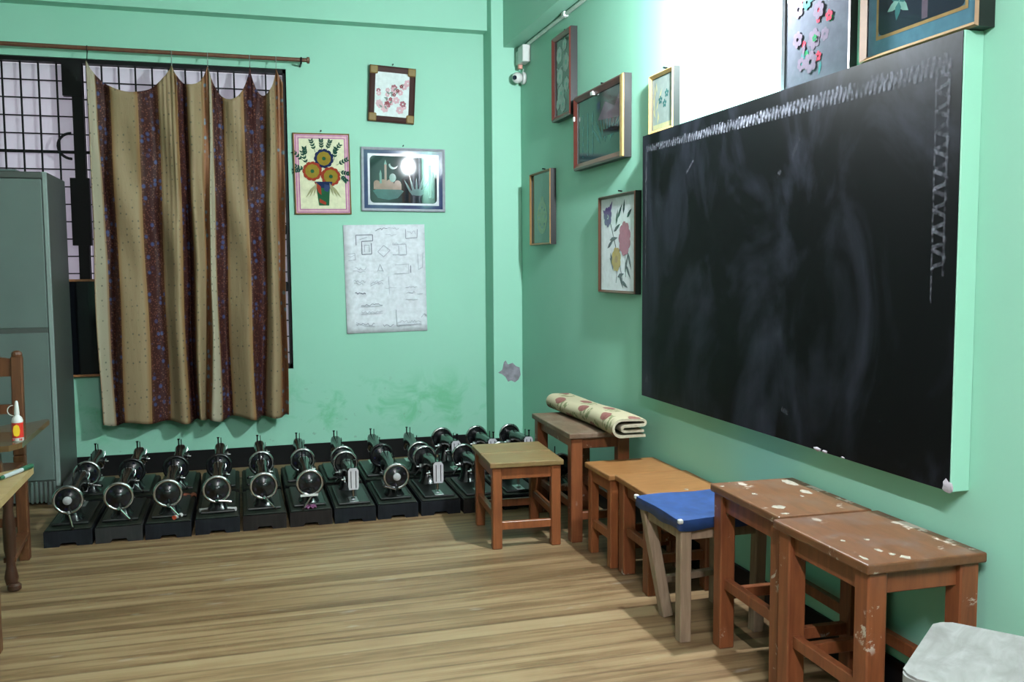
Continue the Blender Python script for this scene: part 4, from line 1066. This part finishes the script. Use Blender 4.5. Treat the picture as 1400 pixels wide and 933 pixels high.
# whitewashed stool in the near corner
def white_stool():
    root = thing('wooden_stool', 'low stool with grey-white paint-worn top in the near right corner', 'stool', (1.492, 1.468, 0), math.radians(38), 'wooden stools along the chalkboard wall')
    h_ = .430; s = .178; rr = .035; P = []
    for cx, cy, a0 in ((s - rr, -s + rr, -PI / 2), (s - rr, s - rr, 0), (-s + rr, s - rr, PI / 2), (-s + rr, -s + rr, PI)):
        for i in range(6): P.append((cx + rr * math.cos(a0 + PI / 10 * i), cy + rr * math.sin(a0 + PI / 10 * i)))
    b = BM(); prism(b, P, h_ - .028, h_, 'Z')
    bmesh.ops.bevel(b, geom=[e for e in b.edges if abs(e.verts[0].co.z - e.verts[1].co.z) < 1e-6], offset=.005, segments=2, affect='EDGES')
    finish('seat', b, 'wood_whitewashed', root)
    for sx in (-1, 1):
        for sy in (-1, 1):
            b = BM(); bar(b, (sx * .15, sy * .15, 0), (sx * .135, sy * .135, h_ - .028), .042, .042, .003); finish('leg', b, 'wood_red', root)
    for sy in (-1, 1):
        b = BM(); box(b, -.116, .116, sy * .135 - .011, sy * .135 + .011, h_ - .085, h_ - .028, .002); finish('apron', b, 'wood_red', root)
        b = BM(); box(b, sy * .135 - .011, sy * .135 + .011, -.116, .116, h_ - .085, h_ - .028, .002); finish('apron', b, 'wood_red', root)
        b = BM(); box(b, -.128, .128, sy * .146 - .011, sy * .146 + .011, .11, .145, .002); finish('stretcher', b, 'wood_red', root)
white_stool()

# folded carpet roll on the tall stool
def carpet():
    root = thing('rolled_carpet', 'folded cream carpet with red flowers lying on the tall stool', 'carpet', (1.60, 4.12, .506)); L = root.location
    # centre line of the cross-section (x, z): flattened spiral, open on the wall side
    t = .013
    path = []
    def seg(p0, p1, n):
        for i in range(n): path.append((p0[0] + (p1[0] - p0[0]) * i / n, p0[1] + (p1[1] - p0[1]) * i / n))
    def arc(c, r, a0, a1, n):
        for i in range(n): a_ = math.radians(a0 + (a1 - a0) * i / n); path.append((c[0] + r * math.cos(a_), c[1] + r * math.sin(a_)))
    # inner end .. outer end
    seg((.035, .045), (-.015, .045), 4); arc((-.018, .036), .009, 90, 270, 6); seg((-.018, .027), (.030, .026), 3)
    seg((.030, .026), (.045, .0265), 1); seg((.045, .0265), (.050, .0125), 1)
    path.clear()
    seg((.055, .030), (-.020, .030), 5); arc((-.022, .0415), .0115, 270, 90, 8); seg((-.022, .053), (.045, .055), 5); arc((.050, .0665), .0115, -90, 90, 8)
    seg((.050, .078), (-.030, .081), 6); arc((-.034, .0445), .0365, 90, 270, 14); seg((-.034, .008), (.058, .008), 6); path.append((.062, .008))
    bm = BM(); uvl = bm.loops.layers.uv.new('UVMap'); n = len(path); NY = 26
    s = [0]
    for i in range(1, n): s.append(s[-1] + math.hypot(path[i][0] - path[i - 1][0], path[i][1] - path[i - 1][1]))
    norm = []
    for i in range(n):
        a_, c_ = path[max(0, i - 1)], path[min(n - 1, i + 1)]; dx, dz = c_[0] - a_[0], c_[1] - a_[1]; l = math.hypot(dx, dz) or 1; norm.append((-dz / l, dx / l))
    Y0, Y1 = -.47, .44
    O = []; I = []
    for j in range(NY + 1):
        v = j / NY; y = Y0 + (Y1 - Y0) * v
        sx = 1 - .10 * math.sin(PI * v) * math.sin(5 * v) - .10 * v; sz = 1.0 + .06 * math.sin(7 * v) - .10 * v
        ox = .020 * math.sin(2.4 * v) - .02 * v
        ro, ri = [], []
        for i in range(n):
            x, z = path[i]; nx, nz = norm[i]
            e = .004 * math.sin(30 * s[i]) * (1 if j in (0, NY) else 0)
            ro.append(bm.verts.new((x * sx * 1.15 + ox + nx * t * .42, y + e, max(.0012, (z + nz * t * .42) * sz))))
            ri.append(bm.verts.new((x * sx * 1.15 + ox - nx * t * .42, y + e, max(.0012, (z - nz * t * .42) * sz))))
        O.append(ro); I.append(ri)
    def q(a_, b_, c_, d_, uvs, mi=0):
        f = bm.faces.new((a_, b_, c_, d_)); f.material_index = mi
        for lp, uv_ in zip(f.loops, uvs): lp[uvl].uv = uv_
    for j in range(NY):
        va, vb = j / NY * .91, (j + 1) / NY * .91
        for i in range(n - 1):
            uvs = [(s[i], va), (s[i + 1], va), (s[i + 1], vb), (s[i], vb)]
            q(O[j][i], O[j][i + 1], O[j + 1][i + 1], O[j + 1][i], uvs, 1); q(I[j][i], I[j + 1][i], I[j + 1][i + 1], I[j][i + 1], [uvs[0], uvs[3], uvs[2], uvs[1]], 0)
        for i in (0, n - 1): q(O[j][i], O[j + 1][i], I[j + 1][i], I[j][i], [(0, 0)] * 4, 1)
    for j in (0, NY):
        for i in range(n - 1): q(O[j][i], O[j][i + 1], I[j][i + 1], I[j][i], [(0, 0)] * 4, 1)
    o = finish('carpet_layers', bm, None, root, True, mats=['carpet_floral', 'carpet_back'])
carpet()

# ================================================================== TABLET CHAIRS, GLUE BOTTLE, MARKER
def tablet_chair(label, px, py, mt, dx=0.0):
    """chair facing the viewer; px,py = right rear post (viewer's right); tablet arm on the viewer's right"""
    root = thing('tablet_chair', label, 'chair', (px - .21, py - .24, 0)); L = root.location
    def part(n, bm, m='wood_chair', sm=False, p=None):
        o = finish(n, bm, m, p or root, sm)
        if p is None: o.location = -L
        return o
    xs = (px - .42, px)
    for x in xs:
        b = BM(); bar(b, (x, py, 0), (x, py, .46), .044, .04, .004, .046, .042); part('rear_leg', b)
        b = BM(); bar(b, (x, py, .46), (x + .0, py + .03, .885), .046, .042, .004, .044, .034); lathe(b, [(.021, .885), (.022, .893), (.019, .903), (.010, .909)], (x, py + .03, 0), 'Z', 12); part('back_post', b)
    for z0, z1, yy in ((.80, .875, .027), (.64, .68, .015)):
        b = BM(); N = 12; P = []
        for i in range(N + 1):
            u = i / N; P.append((xs[0] + .02 + (xs[1] - xs[0] - .04) * u, z1 + (.022 * math.sin(PI * u) if z0 > .7 else 0)))
        prism(b, P + [(xs[1] - .02, z0), (xs[0] + .02, z0)], py + yy - .010, py + yy + .010); part('back_rail', b)
    for k in range(3):
        x = xs[0] + .105 * (k + 1); b = BM(); box(b, x - .016, x + .016, py + .012, py + .028, .675, .805, .002); part('back_slat', b)
    b = BM(); box(b, xs[0] - .02, xs[1] + .02, py - .43, py - .022, .415, .435, .005); part('seat', b)
    # front legs: turned, curved feet
    for x in (xs[0] + .0, xs[1] + .035):
        b = BM(); prof = [(.020, .02), (.026, .05), (.018, .09), (.016, .12), (.023, .16), (.024, .26), (.018, .32), (.022, .37), (.024, .415)]
        lathe(b, prof, (x, py - .40, 0), 'Z', 12); lathe(b, [(.017, 0), (.026, .006), (.026, .022), (.018, .03)], (x + .012, py - .415, 0), 'Z', 12); part('front_leg', b, 'wood_chair_dark', True)
    for x in xs:
        b = BM(); bar(b, (x, py - .02, .115), (x + (.03 if x == px else 0), py - .39, .115), .020, .045, .002); part('stretcher', b)
        b = BM(); box(b, x - .010, x + .010, py - .38, py - .02, .365, .415, .002); part('seat_rail', b)
    b = BM(); box(b, xs[0] + .02, xs[1] - .02, py - .012, py + .012, .15, .19, .002); part('stretcher', b)
    b = BM(); box(b, xs[0] + .02, xs[1] - .02, py - .410, py - .390, .365, .415, .002); part('seat_rail', b)
    # tablet arm and its support
    tz = .600; P = [(px - .20, py - .60), (px + .085 + dx, py - .565), (px + .118 + dx, py - .50), (px + .110 + dx, py + .06), (px + .095 + dx, py + .075), (px + .030, py - .022), (px - .03, py - .022), (px - .12, py - .20), (px - .20, py - .30)]
    b = BM(); prism(b, P, tz - .022, tz, 'Z'); part('tablet_arm', b, mt)
    b = BM(); box(b, px - .012, px + .012, py - .45, py - .02, tz - .062, tz - .022, .003); part('arm_rail', b)
    b = BM(); bar(b, (px + .010, py - .40, .415), (px + .0, py - .40, tz - .060), .034, .034, .003); part('arm_post', b)
    return root
tablet_chair('dark wooden tablet-arm chair beside the steel cabinet', -.940, 4.345, 'wood_tablet_brown')
tablet_chair('pale-topped wooden tablet-arm chair at the near left edge', -.815, 3.285, 'wood_tablet_pale', .02)

def glue():
    root = thing('glue_bottle', 'small red and yellow glue bottle with white nozzle cap on chair tablet', 'bottle', (-.843, 3.88, .6003))
    def part(n, bm, m, sm=True): return finish(n, bm, m, root, sm)
    b = BM(); lathe(b, [(.018, 0), (.020, .003), (.020, .014)], (0, 0, 0), 'Z', 16); part('bottle_base', b, 'white_plastic')
    b = BM(); lathe(b, [(.0202, .014), (.0202, .072)], (0, 0, 0), 'Z', 20); part('label_band', b, 'glue_red')
    b = BM(); prism(b, [(-.009, .024), (0, .020), (.009, .024), (.012, .043), (.009, .060), (0, .066), (-.009, .060), (-.012, .043)], -.0215, -.0195); part('label_emblem', b, 'glue_yellow', False)
    b = BM()
    for k in range(6): box(b, -.016 + .006 * k, -.013 + .006 * k, -.0185, -.012, .004, .012)
    part('base_marking', b, 'glue_red', False)
    b = BM(); lathe(b, [(.0200, .072), (.0205, .078), (.017, .090), (.009, .098), (.0085, .103)], (0, 0, 0), 'Z', 18); part('shoulder', b, 'white_plastic')
    b = BM(); lathe(b, [(.0095, .103), (.0085, .120), (.0065, .142), (.0050, .152), (.003, .155)], (0, 0, 0), 'Z', 14); part('nozzle_cap', b, 'white_plastic')
    b = BM(); torus(b, (-.012, 0, .118), .020, .0018, 'Y', 14, 5, PI * .5, PI * 1.5); part('cap_strap', b, 'white_plastic')
glue()
def marker():
    root = thing('green_marker', 'dark green marker pen lying on the pale chair tablet', 'pen', (-.712, 3.235, .6005), math.radians(72))
    b = BM(); tube(b, [(-.075, 0, .0075), (.03, 0, .0075)], .0072, 12); finish('barrel', b, 'marker_grey', root, True)
    b = BM(); tube(b, [(.03, 0, .0085), (.085, 0, .0085), (.092, 0, .0085)], [.0085, .0085, .006], 12); finish('cap', b, 'marker_green', root, True)
    b = BM(); tube(b, [(-.092, 0, .0075), (-.075, 0, .0075)], [.005, .0072], 12); finish('end_plug', b, 'marker_green', root, True)
marker()
